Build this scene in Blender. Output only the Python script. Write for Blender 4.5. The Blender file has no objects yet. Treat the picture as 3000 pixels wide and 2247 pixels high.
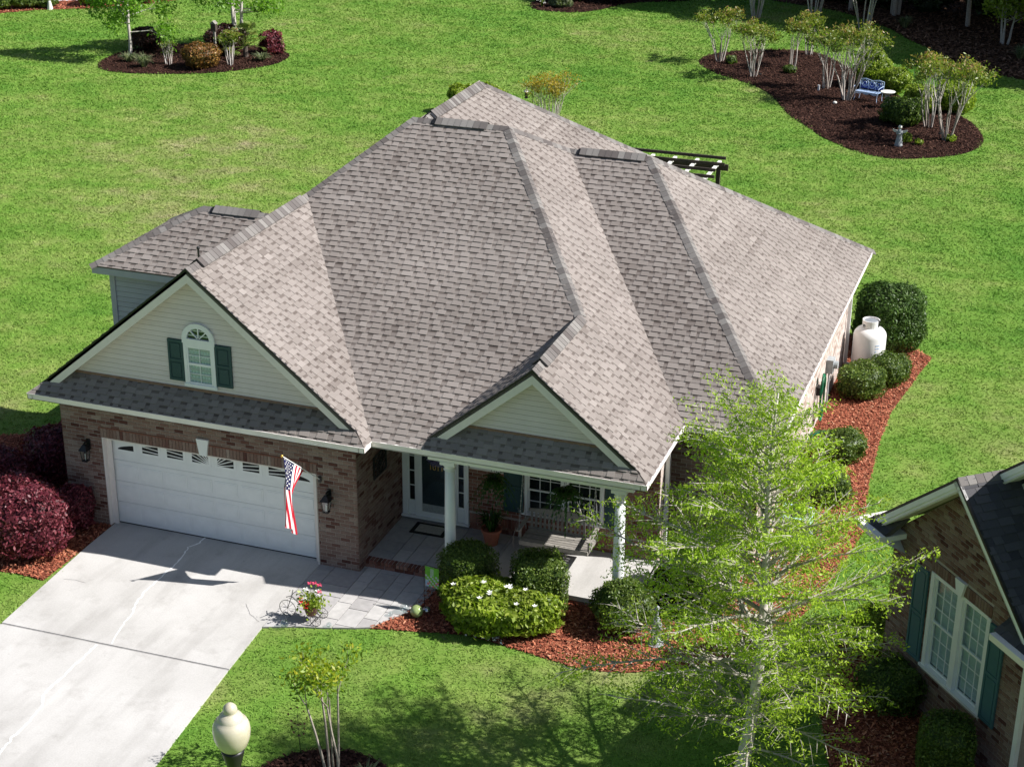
import bpy, math, random
import numpy as np
from mathutils import Vector, Matrix
random.seed(7); RNG = np.random.default_rng(11)
S = bpy.context.scene
COL = S.collection
PI = math.pi

# ---------------------------------------------------------------- camera, sky, sun, exposure
cam_d = bpy.data.cameras.new("camera"); cam = bpy.data.objects.new("camera", cam_d); COL.objects.link(cam)
yaw, pitch, roll = -0.33746, -0.40735, 0.00764
fw = Vector((math.sin(yaw)*math.cos(pitch), math.cos(yaw)*math.cos(pitch), math.sin(pitch)))
rt = Vector((math.cos(yaw), -math.sin(yaw), 0)); up = rt.cross(fw)
r2 = rt*math.cos(roll)+up*math.sin(roll); u2 = -rt*math.sin(roll)+up*math.cos(roll)
M = Matrix((r2, u2, -fw)).transposed().to_4x4(); M.translation = Vector((18.354, -26.724, 16.855))
cam.matrix_world = M
cam_d.sensor_width = 36; cam_d.sensor_fit = 'HORIZONTAL'; cam_d.lens = 36*4900.57/3000
cam_d.clip_end = 1000; cam_d.clip_start = .5
S.camera = cam
CAMP = np.array([18.354, -26.724, 16.855])

SUNV = Vector((1.05, .222, 1.0)).normalized()
W = bpy.data.worlds.new("World"); S.world = W; W.use_nodes = True
nt = W.node_tree; bg = nt.nodes['Background']
sky = nt.nodes.new('ShaderNodeTexSky'); sky.sky_type = 'NISHITA'; sky.sun_disc = False
sky.sun_elevation = math.asin(SUNV.z); sky.sun_rotation = math.atan2(SUNV.x, SUNV.y)
nt.links.new(sky.outputs[0], bg.inputs[0]); bg.inputs[1].default_value = 0.058
sl = bpy.data.lights.new("sun", 'SUN'); sl.energy = 5.0; sl.angle = math.radians(.5); sl.color = (1, .97, .93)
so = bpy.data.objects.new("sun", sl); COL.objects.link(so); so.location = (30, 10, 40)
so.rotation_euler = SUNV.to_track_quat('Z', 'Y').to_euler()
S.view_settings.view_transform = 'Standard'; S.view_settings.look = 'None'
S.view_settings.exposure = 0.76; S.view_settings.gamma = 1; S.view_settings.use_curve_mapping = False
S.render.engine = 'CYCLES'

# ---------------------------------------------------------------- materials
def new_mat(name):
    m = bpy.data.materials.new(name); m.use_nodes = True
    return m, m.node_tree, m.node_tree.nodes['Principled BSDF']
def N(t, typ, **k):
    n = t.nodes.new(typ)
    for a, b in k.items(): setattr(n, a, b)
    return n
def noise(t, scale, detail=3, vec=None, rough=.55):
    n = N(t, 'ShaderNodeTexNoise'); n.inputs['Scale'].default_value = scale; n.inputs['Detail'].default_value = detail
    n.inputs['Roughness'].default_value = rough
    if vec is None:
        vec = N(t, 'ShaderNodeNewGeometry').outputs['Position']
    t.links.new(vec, n.inputs['Vector']); return n.outputs[0]
def ramp(t, src, stops, interp='LINEAR'):
    r = N(t, 'ShaderNodeValToRGB'); cr = r.color_ramp; cr.interpolation = interp
    while len(cr.elements) > 1: cr.elements.remove(cr.elements[-1])
    cr.elements[0].position = stops[0][0]; cr.elements[0].color = (*stops[0][1], 1)
    for p, c in stops[1:]:
        e = cr.elements.new(p); e.color = (*c, 1)
    t.links.new(src, r.inputs[0]); return r.outputs[0]
def mix(t, fac, a, b, mode='MIX'):
    m = N(t, 'ShaderNodeMix', data_type='RGBA', blend_type=mode)
    for s, v in ((0, fac), (6, a), (7, b)):
        if isinstance(v, (int, float)): m.inputs[s].default_value = v
        elif isinstance(v, tuple): m.inputs[s].default_value = (*v, 1)
        else: t.links.new(v, m.inputs[s])
    return m.outputs[2]
def tone_attr(t):
    a = N(t, 'ShaderNodeAttribute'); a.attribute_name = 'tone'; return a.outputs['Fac']
def bump(t, p, src, dist, strength=.5):
    b = N(t, 'ShaderNodeBump'); b.inputs['Distance'].default_value = dist; b.inputs['Strength'].default_value = strength
    t.links.new(src, b.inputs['Height']); t.links.new(b.outputs[0], p.inputs['Normal'])
def toned(name, stops, rough=.8, grain=0., gscale=60, bumpd=0, spec=.3, interp='LINEAR', wear=0, metal=0):
    m, t, p = new_mat(name)
    c = ramp(t, tone_attr(t), stops, interp)
    if grain:
        g = ramp(t, noise(t, gscale, 4), [(.25, (1-grain,)*3), (.75, (1+grain*.6,)*3)])
        c = mix(t, 1., c, g, 'MULTIPLY')
    if wear:
        g = ramp(t, noise(t, .6, 5), [(.3, (1-wear,)*3), (.7, (1,)*3)])
        c = mix(t, 1., c, g, 'MULTIPLY')
    t.links.new(c, p.inputs['Base Color']); p.inputs['Roughness'].default_value = rough
    p.inputs['Specular IOR Level'].default_value = spec; p.inputs['Metallic'].default_value = metal
    if bumpd: bump(t, p, noise(t, gscale, 3), bumpd)
    return m
def plain(name, c, rough=.5, grain=.06, gscale=8, spec=.4, metal=0):
    return toned(name, [(0, c), (1, c)], rough, grain, gscale, 0, spec, metal=metal)
def leafmat(name, c1, c2, c3=None, trans=.35, rough=.45, patch=.25, pscale=1.5, spec=.35):
    m, t, p = new_mat(name)
    st = [(0, c1), (1, c2)] if c3 is None else [(0, c1), (.55, c2), (1, c3)]
    c = ramp(t, tone_attr(t), st)
    g = ramp(t, noise(t, pscale, 3), [(.3, (1-patch,)*3), (.7, (1+patch*.5,)*3)])
    c = mix(t, 1., c, g, 'MULTIPLY')
    t.links.new(c, p.inputs['Base Color']); p.inputs['Roughness'].default_value = rough
    p.inputs['Specular IOR Level'].default_value = spec
    tr = N(t, 'ShaderNodeBsdfTranslucent'); t.links.new(mix(t, 1., c, (1.1, 1.25, .6), 'MULTIPLY'), tr.inputs[0])
    ms = N(t, 'ShaderNodeMixShader'); ms.inputs[0].default_value = trans
    t.links.new(p.outputs[0], ms.inputs[1]); t.links.new(tr.outputs[0], ms.inputs[2])
    t.links.new(ms.outputs[0], t.nodes['Material Output'].inputs[0]); return m
def grass_color(t):
    """green / dry variation shared by the soil sheet and the blades"""
    pos = N(t, 'ShaderNodeNewGeometry').outputs['Position']
    big = noise(t, .13, 5, pos, .6); mid = noise(t, .75, 4, pos, .65); fine = noise(t, 26, 3, pos, .7)
    a = N(t, 'ShaderNodeMath', operation='MULTIPLY_ADD'); a.inputs[1].default_value = .55
    t.links.new(big, a.inputs[0])
    b = N(t, 'ShaderNodeMath', operation='MULTIPLY_ADD'); b.inputs[1].default_value = .45; b.inputs[2].default_value = 0
    t.links.new(mid, b.inputs[0]); t.links.new(b.outputs[0], a.inputs[2])
    # the lawn is drier on the left behind the garage
    vd = N(t, 'ShaderNodeVectorMath', operation='DISTANCE'); vd.inputs[1].default_value = (-10, 22, 0); t.links.new(pos, vd.inputs[0])
    mr = N(t, 'ShaderNodeMapRange'); mr.inputs['From Min'].default_value = 4; mr.inputs['From Max'].default_value = 24; mr.inputs['To Min'].default_value = .035; mr.inputs['To Max'].default_value = -.035
    t.links.new(vd.outputs['Value'], mr.inputs[0]); ad = N(t, 'ShaderNodeMath', operation='ADD'); t.links.new(a.outputs[0], ad.inputs[0]); t.links.new(mr.outputs[0], ad.inputs[1])
    c = ramp(t, ad.outputs[0], [(.36, (.095, .218, .028)), (.46, (.138, .256, .040)), (.54, (.184, .275, .060)), (.62, (.240, .280, .100)), (.71, (.305, .276, .165))])
    g = ramp(t, fine, [(.28, (.78, .80, .76)), (.72, (1.2, 1.16, 1.18))])
    mp = N(t, 'ShaderNodeMapping'); mp.inputs['Scale'].default_value = (.35, 1.5, 1); mp.inputs['Rotation'].default_value = (0, 0, .25); t.links.new(pos, mp.inputs[0])
    mow = ramp(t, noise(t, .9, 3, mp.outputs[0], .5), [(.38, (.90, .93, .88)), (.62, (1.08, 1.05, 1.06))]); c = mix(t, 1., c, mow, 'MULTIPLY')
    worn = ramp(t, noise(t, .33, 6, pos, .75), [(.655, (0, 0, 0)), (.70, (1, 1, 1))]); wf = N(t, 'ShaderNodeMath', operation='MULTIPLY'); wf.inputs[1].default_value = .6; t.links.new(worn, wf.inputs[0])
    c = mix(t, wf.outputs[0], c, (.24, .20, .13))
    return mix(t, 1., c, g, 'MULTIPLY')
MT = {}
m, t, p = new_mat('lawn_soil'); gc = grass_color(t)
gs = mix(t, 1., gc, (.88, .86, .88), 'MULTIPLY'); t.links.new(gs, p.inputs['Base Color']); p.inputs['Roughness'].default_value = .9; p.inputs['Specular IOR Level'].default_value = .1
bump(t, p, noise(t, 30, 4), .02, .15); MT['lawn'] = m
m, t, p = new_mat('grass_blade'); gc = grass_color(t)
v = ramp(t, tone_attr(t), [(0, (.95, 1.0, .9)), (.7, (1.36, 1.32, 1.35)), (1, (1.7, 1.5, 1.9))])
gc = mix(t, 1., gc, v, 'MULTIPLY'); t.links.new(gc, p.inputs['Base Color']); p.inputs['Roughness'].default_value = .6; p.inputs['Specular IOR Level'].default_value = .15
tr = N(t, 'ShaderNodeBsdfTranslucent'); t.links.new(gc, tr.inputs[0]); ms = N(t, 'ShaderNodeMixShader'); ms.inputs[0].default_value = .3
t.links.new(p.outputs[0], ms.inputs[1]); t.links.new(tr.outputs[0], ms.inputs[2]); t.links.new(ms.outputs[0], t.nodes['Material Output'].inputs[0]); MT['blade'] = m

MT['shingle'] = toned('asphalt_shingle', [(0, (.105, .086, .078)), (.3, (.168, .143, .130)), (.55, (.236, .207, .190)), (.8, (.280, .248, .229)), (1, (.315, .281, .260))], .95, .22, 140, .004, .1, wear=.12)
MT['shingle_n'] = toned('dark_asphalt_shingle', [(0, (.05, .05, .055)), (.5, (.085, .083, .088)), (1, (.14, .132, .13))], .95, .22, 140, .004, .1)
MT['cap'] = toned('ridge_cap_shingle', [(0, (.105, .092, .088)), (.5, (.165, .152, .145)), (1, (.225, .212, .20))], .95, .2, 140, .004, .1)
MT['deck'] = plain('roof_deck', (.10, .09, .085), .95)
MT['brick'] = toned('brick_face', [(0, (.085, .036, .030)), (.2, (.150, .075, .062)), (.45, (.200, .125, .104)), (.75, (.245, .175, .150)), (1, (.30, .235, .205))], .9, .3, 45, .003, .15)
MT['redbrick'] = toned('red_brick_face', [(0, (.12, .045, .032)), (.5, (.22, .095, .07)), (1, (.30, .17, .13))], .9, .25, 45, .003, .15)
MT['sunbrick'] = toned('sunlit_brick_face', [(0, (.34, .24, .20)), (.4, (.46, .38, .335)), (1, (.62, .56, .52))], .9, .2, 45, .003, .15)  # full sun on the right-facing walls is put into a paler brick colour
MT['mortar'] = plain('mortar', (.38, .33, .30), .95, .2, 30)
MT['siding'] = toned('vinyl_siding', [(0, (.68, .60, .58)), (1, (.72, .64, .62))], .6, .05, 4)
MT['siding_g'] = toned('grey_siding', [(0, (.47, .475, .49)), (1, (.52, .525, .54))], .6, .05, 4)
MT['white'] = toned('white_paint', [(0, (.76, .77, .78)), (1, (.84, .85, .86))], .45, .05, 5, wear=.05)
MT['trim'] = plain('cream_trim', (.75, .69, .66), .5)
MT['gutter'] = plain('gutter_enamel', (.84, .78, .74), .4, .1, 3)
MT['soffit'] = plain('soffit_vinyl', (.62, .59, .53), .6)
MT['black'] = plain('black_metal', (.012, .012, .013), .4, .1, 20)
MT['flash'] = plain('copper_brown_flashing', (.23, .13, .095), .6, .3, 12)
MT['shutter'] = plain('dark_green_shutter', (.022, .060, .068), .55)
MT['shutter_n'] = plain('teal_shutter', (.055, .135, .155), .55)
MT['dark'] = plain('dark_interior', (.012, .012, .014), .8)
MT['curtain'] = toned('sheer_curtain', [(0, (.35, .36, .36)), (1, (.78, .79, .78))], .9)
MT['blind'] = toned('white_blind', [(0, (.66, .70, .70)), (1, (.80, .83, .83))], .7)
MT['door'] = plain('door_dark_blue_green', (.018, .035, .042), .35)
def glassmat(name, tint, mixf):
    m = bpy.data.materials.new(name); m.use_nodes = True; t = m.node_tree; t.nodes.remove(t.nodes['Principled BSDF'])
    tb = N(t, 'ShaderNodeBsdfTransparent'); tb.inputs[0].default_value = (*tint, 1)
    gl = N(t, 'ShaderNodeBsdfGlossy'); gl.inputs['Roughness'].default_value = .05; gl.inputs[0].default_value = (.9, .95, 1, 1)
    fr = N(t, 'ShaderNodeLayerWeight'); fr.inputs[0].default_value = .25
    pw = N(t, 'ShaderNodeMath', operation='POWER'); pw.inputs[1].default_value = 3; t.links.new(fr.outputs['Facing'], pw.inputs[0])
    a = N(t, 'ShaderNodeMath', operation='MULTIPLY_ADD'); a.inputs[1].default_value = .6; a.inputs[2].default_value = mixf; t.links.new(pw.outputs[0], a.inputs[0])
    ms = N(t, 'ShaderNodeMixShader'); t.links.new(a.outputs[0], ms.inputs[0]); t.links.new(tb.outputs[0], ms.inputs[1]); t.links.new(gl.outputs[0], ms.inputs[2])
    t.links.new(ms.outputs[0], t.nodes['Material Output'].inputs[0]); return m
MT['glass'] = glassmat('window_glass', (.86, .92, .93), .05)
MT['orbglass'] = glassmat('clear_orb_glass', (.88, .92, .92), .12)
# concrete
m, t, p = new_mat('driveway_concrete')
big = noise(t, .45, 6, None, .6); c = ramp(t, big, [(.32, (.40, .385, .365)), (.5, (.475, .46, .44)), (.68, (.53, .515, .495))])
sp = ramp(t, noise(t, 34, 5), [(.3, (.9, .9, .9)), (.7, (1.04, 1.04, 1.04))]); c = mix(t, 1., c, sp, 'MULTIPLY')
st = ramp(t, noise(t, 1.7, 5, None, .7), [(.30, (.80, .79, .78)), (.46, (1, 1, 1))]); c = mix(t, .7, c, st, 'MULTIPLY')
ge = N(t, 'ShaderNodeNewGeometry'); mp = N(t, 'ShaderNodeMapping'); mp.inputs['Scale'].default_value = (1.6, .28, 1); t.links.new(ge.outputs['Position'], mp.inputs[0])
tk = ramp(t, noise(t, 1.2, 4, mp.outputs[0], .6), [(.34, (.84, .835, .83)), (.52, (1, 1, 1))]); c = mix(t, .8, c, tk, 'MULTIPLY')
sp2 = ramp(t, noise(t, 5.5, 2), [(.235, (.72, .71, .70)), (.262, (1, 1, 1))]); c = mix(t, .6, c, sp2, 'MULTIPLY')
t.links.new(c, p.inputs['Base Color']); p.inputs['Roughness'].default_value = .9; bump(t, p, noise(t, 60, 4), .004, .4); MT['concrete'] = m
MT['paver'] = toned('stamped_concrete', [(0, (.36, .345, .34)), (.5, (.43, .415, .41)), (1, (.49, .475, .46))], .85, .16, 9, .004, .25, wear=.1)
MT['joint'] = plain('dark_joint', (.27, .26, .25), .95, .3, 10)
MT['sealant'] = plain('white_crack_sealant', (.85, .85, .83), .7)
MT['mulch_red'] = toned('red_wood_mulch', [(0, (.16, .045, .028)), (.45, (.37, .115, .065)), (.8, (.52, .215, .125)), (1, (.66, .42, .28))], .9, .3, 30, 0, .1)
MT['mulch_dark'] = toned('dark_brown_mulch', [(0, (.022, .010, .008)), (.5, (.055, .025, .018)), (.85, (.095, .048, .034)), (1, (.22, .13, .09))], .9, .3, 20, 0, .1)
MT['straw'] = toned('pine_straw', [(0, (.05, .026, .016)), (.5, (.16, .085, .05)), (1, (.33, .20, .13))], .9, .35, 6, 0, .1)
# foliage
MT['box'] = leafmat('boxwood_leaf', (.035, .070, .010), (.090, .150, .020), (.220, .280, .055), .3)
MT['holly'] = leafmat('glossy_dark_leaf', (.028, .062, .010), (.065, .130, .020), (.13, .20, .05), .2, .5, spec=.3)
MT['lime'] = leafmat('lime_leaf', (.10, .17, .012), (.25, .34, .028), (.44, .50, .100), .4)
MT['loro'] = leafmat('loropetalum_leaf', (.055, .010, .016), (.175, .028, .046), (.420, .120, .140), .35)
MT['dredleaf'] = leafmat('dark_red_leaf', (.020, .008, .008), (.060, .020, .016), (.12, .05, .03), .2)
MT['orangeleaf'] = leafmat('orange_green_leaf', (.05, .065, .012), (.24, .10, .035), (.40, .26, .05), .3)
MT['cypress'] = leafmat('fresh_cypress_leaf', (.17, .28, .018), (.36, .50, .038), (.54, .66, .10), .5, pscale=.8)
MT['cm_olive'] = leafmat('crape_olive_leaf', (.09, .15, .015), (.22, .28, .04), (.38, .22, .10), .4)
MT['cm_orange'] = leafmat('crape_orange_leaf', (.20, .20, .02), (.40, .29, .025), (.52, .40, .06), .4)
MT['cm_green'] = leafmat('crape_green_leaf', (.09, .19, .012), (.22, .33, .02), (.38, .38, .03), .4)
MT['birchleaf'] = leafmat('birch_leaf', (.08, .19, .02), (.19, .38, .035), (.33, .52, .08), .5)
MT['fern'] = leafmat('fern_leaf', (.012, .045, .008), (.03, .09, .012), (.06, .14, .02), .3)
MT['dkgreen'] = leafmat('shade_tree_leaf', (.014, .032, .012), (.032, .062, .020), (.06, .10, .03), .2)
MT['palm'] = leafmat('palm_leaf', (.05, .10, .015), (.14, .20, .03), (.36, .36, .10), .3)
MT['tuft'] = leafmat('grey_green_grass', (.07, .10, .05), (.16, .20, .09), (.30, .31, .17), .3)
MT['bark_w'] = toned('pale_bark', [(0, (.30, .25, .215)), (.5, (.46, .41, .37)), (1, (.62, .58, .54))], .8, .35, 14)
MT['bark_t'] = toned('twig_bark', [(0, (.20, .17, .13)), (1, (.46, .42, .37))], .8, .35, 14)
MT['bark_c'] = toned('grey_bark', [(0, (.20, .165, .135)), (1, (.40, .35, .31))], .85, .35, 16)
MT['bark_b'] = toned('brown_bark', [(0, (.06, .045, .035)), (1, (.14, .11, .09))], .9, .35, 16)
MT['terracotta'] = plain('terracotta', (.36, .12, .07), .8, .15, 12)
MT['greywood'] = toned('weathered_grey_wood', [(0, (.19, .175, .155)), (1, (.30, .28, .25))], .8, .2, 14)
MT['darkwood'] = toned('dark_brown_wood', [(0, (.045, .033, .027)), (1, (.085, .065, .055))], .8, .25, 10)
MT['blue'] = plain('blue_enamel', (.012, .045, .32), .35)
MT['palebl'] = plain('pale_blue_enamel', (.45, .58, .80), .35)
MT['stone'] = plain('cast_stone', (.34, .36, .37), .85, .25, 18)
MT['stone_w'] = plain('white_cast_stone', (.66, .65, .60), .85, .15, 18)
MT['tank'] = toned('tank_paint', [(0, (.74, .71, .70)), (1, (.84, .83, .82))], .3, .04, 3)
MT['steel'] = plain('galvanised_steel', (.45, .46, .47), .4, .1, 20, metal=.6)
MT['hose'] = toned('green_hose', [(0, (.004, .06, .025)), (1, (.01, .17, .075))], .4)
MT['acpale'] = plain('pale_blue_cover', (.42, .62, .66), .5)
MT['cloth'] = toned('flag_cloth', [(0, (.78, .78, .80)), (.33, (.50, .012, .030)), (.66, (.012, .014, .075))], .8, .05, 30, interp='CONSTANT')
MT['gold'] = plain('gold_finial', (.75, .42, .10), .25, metal=.7)
MT['red'] = plain('red_petal', (.62, .012, .016), .6)
MT['pink'] = plain('pink_petal', (.62, .06, .13), .6)
MT['petal'] = plain('white_petal', (.85, .84, .82), .6)
MT['purple'] = leafmat('purple_petal', (.10, .08, .25), (.28, .24, .50), (.5, .48, .65), .2)
MT['bronze'] = plain('bronze_metal', (.22, .11, .085), .35, .2, 30, metal=.6)
MT['globe'] = None
m, t, p = new_mat('frosted_lamp_globe')
c = ramp(t, noise(t, 3, 3), [(.3, (.44, .39, .28)), (.7, (.54, .50, .40))]); t.links.new(c, p.inputs['Base Color'])
p.inputs['Roughness'].default_value = .28; p.inputs['Subsurface Weight'].default_value = .25; p.inputs['Subsurface Radius'].default_value = (.1, .1, .08)
MT['globe'] = m
MT['orb'] = toned('painted_glass_orb', [(0, (.30, .12, .02)), (.4, (.25, .32, .08)), (1, (.40, .50, .30))], .1, .3, 12, spec=.8)
MT['chrome'] = plain('silver_gazing_orb', (.55, .57, .60), .12, 0, metal=.9)
MT['flaggreen'] = toned('garden_flag_print', [(0, (.10, .30, .03)), (.33, (.17, .42, .05)), (.5, (.42, .40, .55)), (.75, (.55, .10, .12)), (1, (.25, .45, .70))], .8, .25, 25)
MT['mat'] = toned('doormat', [(0, (.012, .012, .013)), (.5, (.42, .40, .36)), (1, (.45, .03, .03))], .95, .35, 40, interp='CONSTANT')
MT['brass'] = plain('brass_numbers', (.50, .36, .12), .3, metal=.7)
MT['board'] = plain('fence_board', (.10, .075, .06), .9, .3, 8)

# ---------------------------------------------------------------- mesh builder
class MB:
    def __init__(s): s.v = []; s.n = 0; s.idx = []; s.cnt = []; s.t = []
    def add(s, verts, faces, tone=.5):
        b = s.n; s.v.append(np.asarray(verts, float).reshape(-1, 3)); s.n += len(s.v[-1])
        for f in faces:
            s.idx.append(np.array(f)+b); s.cnt.append(np.array([len(f)])); s.t.append(np.array([tone]))
        return s
    def quads(s, V, tones):                     # V: (k,4,3)
        k = len(V)
        if k == 0: return s
        s.v.append(V.reshape(-1, 3)); s.idx.append(np.arange(k*4)+s.n); s.n += k*4
        s.cnt.append(np.full(k, 4)); s.t.append(np.asarray(tones, float)); return s
    def tris(s, V, tones):
        k = len(V)
        if k == 0: return s
        s.v.append(V.reshape(-1, 3)); s.idx.append(np.arange(k*3)+s.n); s.n += k*3
        s.cnt.append(np.full(k, 3)); s.t.append(np.asarray(tones, float)); return s
    def box(s, x0, x1, y0, y1, z0, z1, tone=.5):
        V = [(x, y, z) for x in (x0, x1) for y in (y0, y1) for z in (z0, z1)]
        return s.add(V, [(0, 1, 3, 2), (4, 6, 7, 5), (0, 4, 5, 1), (2, 3, 7, 6), (0, 2, 6, 4), (1, 5, 7, 3)], tone)
    def prism(s, poly, d, tone=.5):             # planar polygon (3-D points) swept by the vector d
        P = np.asarray(poly, float); k = len(P); Q = P+np.asarray(d, float)
        F = [tuple(range(k)), tuple(range(2*k-1, k-1, -1))]+[(i, i+k, (i+1) % k+k, (i+1) % k) for i in range(k)]
        return s.add(np.vstack([P, Q]), F, tone)
    def bar(s, a, b, w, h, tone=.5, upv=(0, 0, 1)):
        a = Vector(a); b = Vector(b); d = (b-a).normalized(); u = Vector(upv)
        if abs(d.dot(u)) > .98: u = Vector((0, 1, 0))
        x = d.cross(u).normalized()*w/2; y = x.cross(d).normalized()*h/2
        return s.prism([a-x-y, a+x-y, a+x+y, a-x+y], b-a, tone)
    def tube(s, pts, rad, n=6, tone=.5, cap=True):
        pts = [Vector(q) for q in pts]; k = len(pts)
        if not hasattr(rad, '__len__'): rad = [rad]*k
        V = []; ref = Vector((.3, .9, .2))
        for i, q in enumerate(pts):
            d = (pts[min(i+1, k-1)]-pts[max(i-1, 0)])
            d = d.normalized() if d.length > 1e-9 else Vector((0, 0, 1))
            if abs(d.dot(ref)) > .97: ref = Vector((.9, -.2, .3))
            x = d.cross(ref).normalized(); y = d.cross(x)
            for j in range(n):
                a = 2*PI*j/n; V.append(q+(x*math.cos(a)+y*math.sin(a))*rad[i])
        F = [(i*n+j, i*n+(j+1) % n, (i+1)*n+(j+1) % n, (i+1)*n+j) for i in range(k-1) for j in range(n)]
        if cap: F += [tuple(range(n-1, -1, -1)), tuple(range((k-1)*n, k*n))]
        b = s.n; s.v.append(np.array([tuple(v) for v in V])); s.n += len(V)
        tt = tone if hasattr(tone, '__len__') else None
        for f in F:
            s.idx.append(np.array(f)+b); s.cnt.append(np.array([len(f)])); s.t.append(np.array([tone]))
        return s
    def lathe(s, prof, n=16, at=(0, 0, 0), tone=.5):
        V = [(at[0]+r*math.cos(2*PI*j/n), at[1]+r*math.sin(2*PI*j/n), at[2]+z) for r, z in prof for j in range(n)]
        k = len(prof)
        F = [(i*n+j, i*n+(j+1) % n, (i+1)*n+(j+1) % n, (i+1)*n+j) for i in range(k-1) for j in range(n)]
        F += [tuple(range(n-1, -1, -1)), tuple(range((k-1)*n, k*n))]
        return s.add(V, F, tone)
    def sphere(s, c, r, n=12, m=8, tone=.5, sz=1):
        prof = [(max(1e-3, r*math.sin(PI*i/m)), -r*sz*math.cos(PI*i/m)) for i in range(m+1)]
        return s.lathe(prof, n, c, tone)
    def build(s, name, mat, parent=None, smooth=False, o=(0, 0, 0)):
        me = bpy.data.meshes.new(name)
        V = np.concatenate(s.v)-np.asarray(o, float); I = np.concatenate(s.idx).astype(np.int32); Cn = np.concatenate(s.cnt).astype(np.int32)
        me.vertices.add(len(V)); me.vertices.foreach_set('co', V.ravel())
        me.loops.add(len(I)); me.loops.foreach_set('vertex_index', I)
        me.polygons.add(len(Cn)); me.polygons.foreach_set('loop_start', np.concatenate([[0], np.cumsum(Cn)[:-1]]).astype(np.int32))
        me.polygons.foreach_set('loop_total', Cn)
        me.polygons.foreach_set('use_smooth', np.full(len(Cn), bool(smooth)))
        a = me.attributes.new('tone', 'FLOAT', 'FACE'); a.data.foreach_set('value', np.concatenate(s.t).astype(np.float32))
        me.update(calc_edges=True); me.validate()
        me.materials.append(MT[mat] if isinstance(mat, str) else mat)
        ob = bpy.data.objects.new(name, me); COL.objects.link(ob)
        if parent: ob.parent = parent
        return ob
def tag(o, label=None, cat=None, group=None, kind=None):
    for k, v in (('label', label), ('category', cat), ('group', group), ('kind', kind)):
        if v: o[k] = v
    return o
def thing(name, label, cat, loc=(0, 0, 0), rz=0, group=None):
    o = bpy.data.objects.new(name, None); COL.objects.link(o); o.location = loc; o.rotation_euler = (0, 0, rz)
    o.empty_display_size = .2
    return tag(o, label, cat, group)
def copy_tree(o, parent=None):
    c = o.copy(); COL.objects.link(c)
    if parent: c.parent = parent
    for ch in list(o.children): copy_tree(ch, c)
    return c
def clip(poly, x, y, c):                        # keep x*px+y*py <= c
    out = []
    for i in range(len(poly)):
        a = poly[i]; b = poly[(i+1) % len(poly)]; da = x*a[0]+y*a[1]-c; db = x*b[0]+y*b[1]-c
        if da <= 0: out.append(a)
        if (da < 0 < db) or (db < 0 < da):
            t = da/(da-db); out.append((a[0]+(b[0]-a[0])*t, a[1]+(b[1]-a[1])*t))
    return out
def area2(P): return .5*sum(P[i][0]*P[(i+1) % len(P)][1]-P[(i+1) % len(P)][0]*P[i][1] for i in range(len(P)))
def clip_convex(poly, conv):
    if area2(conv) < 0: conv = conv[::-1]
    for i in range(len(conv)):
        a = conv[i]; b = conv[(i+1) % len(conv)]
        nx, ny = b[1]-a[1], -(b[0]-a[0])
        poly = clip(poly, nx, ny, nx*a[0]+ny*a[1])
        if len(poly) < 3: return []
    return poly if abs(area2(poly)) > 2e-4 else []
class Pl:
    """a plane frame: origin, u, v, outward normal n"""
    def __init__(s, O, u, v, n=None):
        s.O = np.array(O, float); s.u = np.array(u, float); s.u /= np.linalg.norm(s.u); s.v = np.array(v, float); s.v /= np.linalg.norm(s.v)
        s.n = np.cross(s.u, s.v) if n is None else np.array(n, float)
    def P(s, u, v, d=0): return s.O+s.u*u+s.v*v+s.n*d
    def box(s, mb, u0, u1, v0, v1, d0, d1, tone=.5):
        V = [s.P(a, b, d) for a in (u0, u1) for b in (v0, v1) for d in (d0, d1)]
        mb.add(V, [(0, 1, 3, 2), (4, 6, 7, 5), (0, 4, 5, 1), (2, 3, 7, 6), (0, 2, 6, 4), (1, 5, 7, 3)], tone)
    def poly(s, mb, pts, d0, d1, tone=.5):
        mb.prism([s.P(a, b, d0) for a, b in pts], s.n*(d1-d0), tone)
    def tile(s, mb, pts, v0, e, lo, hi, base, tone):   # tilted piece: lower edge thick (hi), upper edge thin (lo)
        k = len(pts); T = [s.P(a, b, lo+(hi-lo)*(1-(b-v0)/e)) for a, b in pts]; B = [s.P(a, b, base) for a, b in pts]
        mb.add(T+B, [tuple(range(k))]+[(i, i+k, (i+1) % k+k, (i+1) % k) for i in range(k)], tone)
def h01(*a):
    x = math.sin(sum((i+1)*12.9898*v+78.233*v*v*.013 for i, v in enumerate(a)))*43758.5453; return x-math.floor(x)
def emit(pieces, name, mat, parent, stuffname, limit=300, mw=None):
    """pieces: list of (MB builder args) -> nearest ones are objects, the rest one stuff part"""
    def dist(pc):
        c = np.mean(pc[0], axis=0)
        if mw is not None: c = np.array(mw @ Vector(c))
        return np.linalg.norm(c-CAMP)
    pieces.sort(key=dist)
    for V, F, tone in pieces[:limit]:
        V = np.asarray(V); c = V.mean(axis=0); o = MB().add(V-c, F, tone).build(name, mat, parent); o.location = c
    rest = MB()
    for V, F, tone in pieces[limit:]: rest.add(V, F, tone)
    if rest.n: tag(rest.build(stuffname, mat, parent), kind='stuff')
def tile_piece(pl, pts, v0, e, lo, hi, base, tone):
    k = len(pts); T = [pl.P(a, b, lo+(hi-lo)*(1-(b-v0)/e)) for a, b in pts]; B = [pl.P(a, b, base) for a, b in pts]
    F = [tuple(range(k))]+[(i, i+k, (i+1) % k+k, (i+1) % k) for i in range(k)]
    if area2(pts) < 0: F = [f[::-1] for f in F]
    return (np.array(T+B), F, tone)

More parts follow.
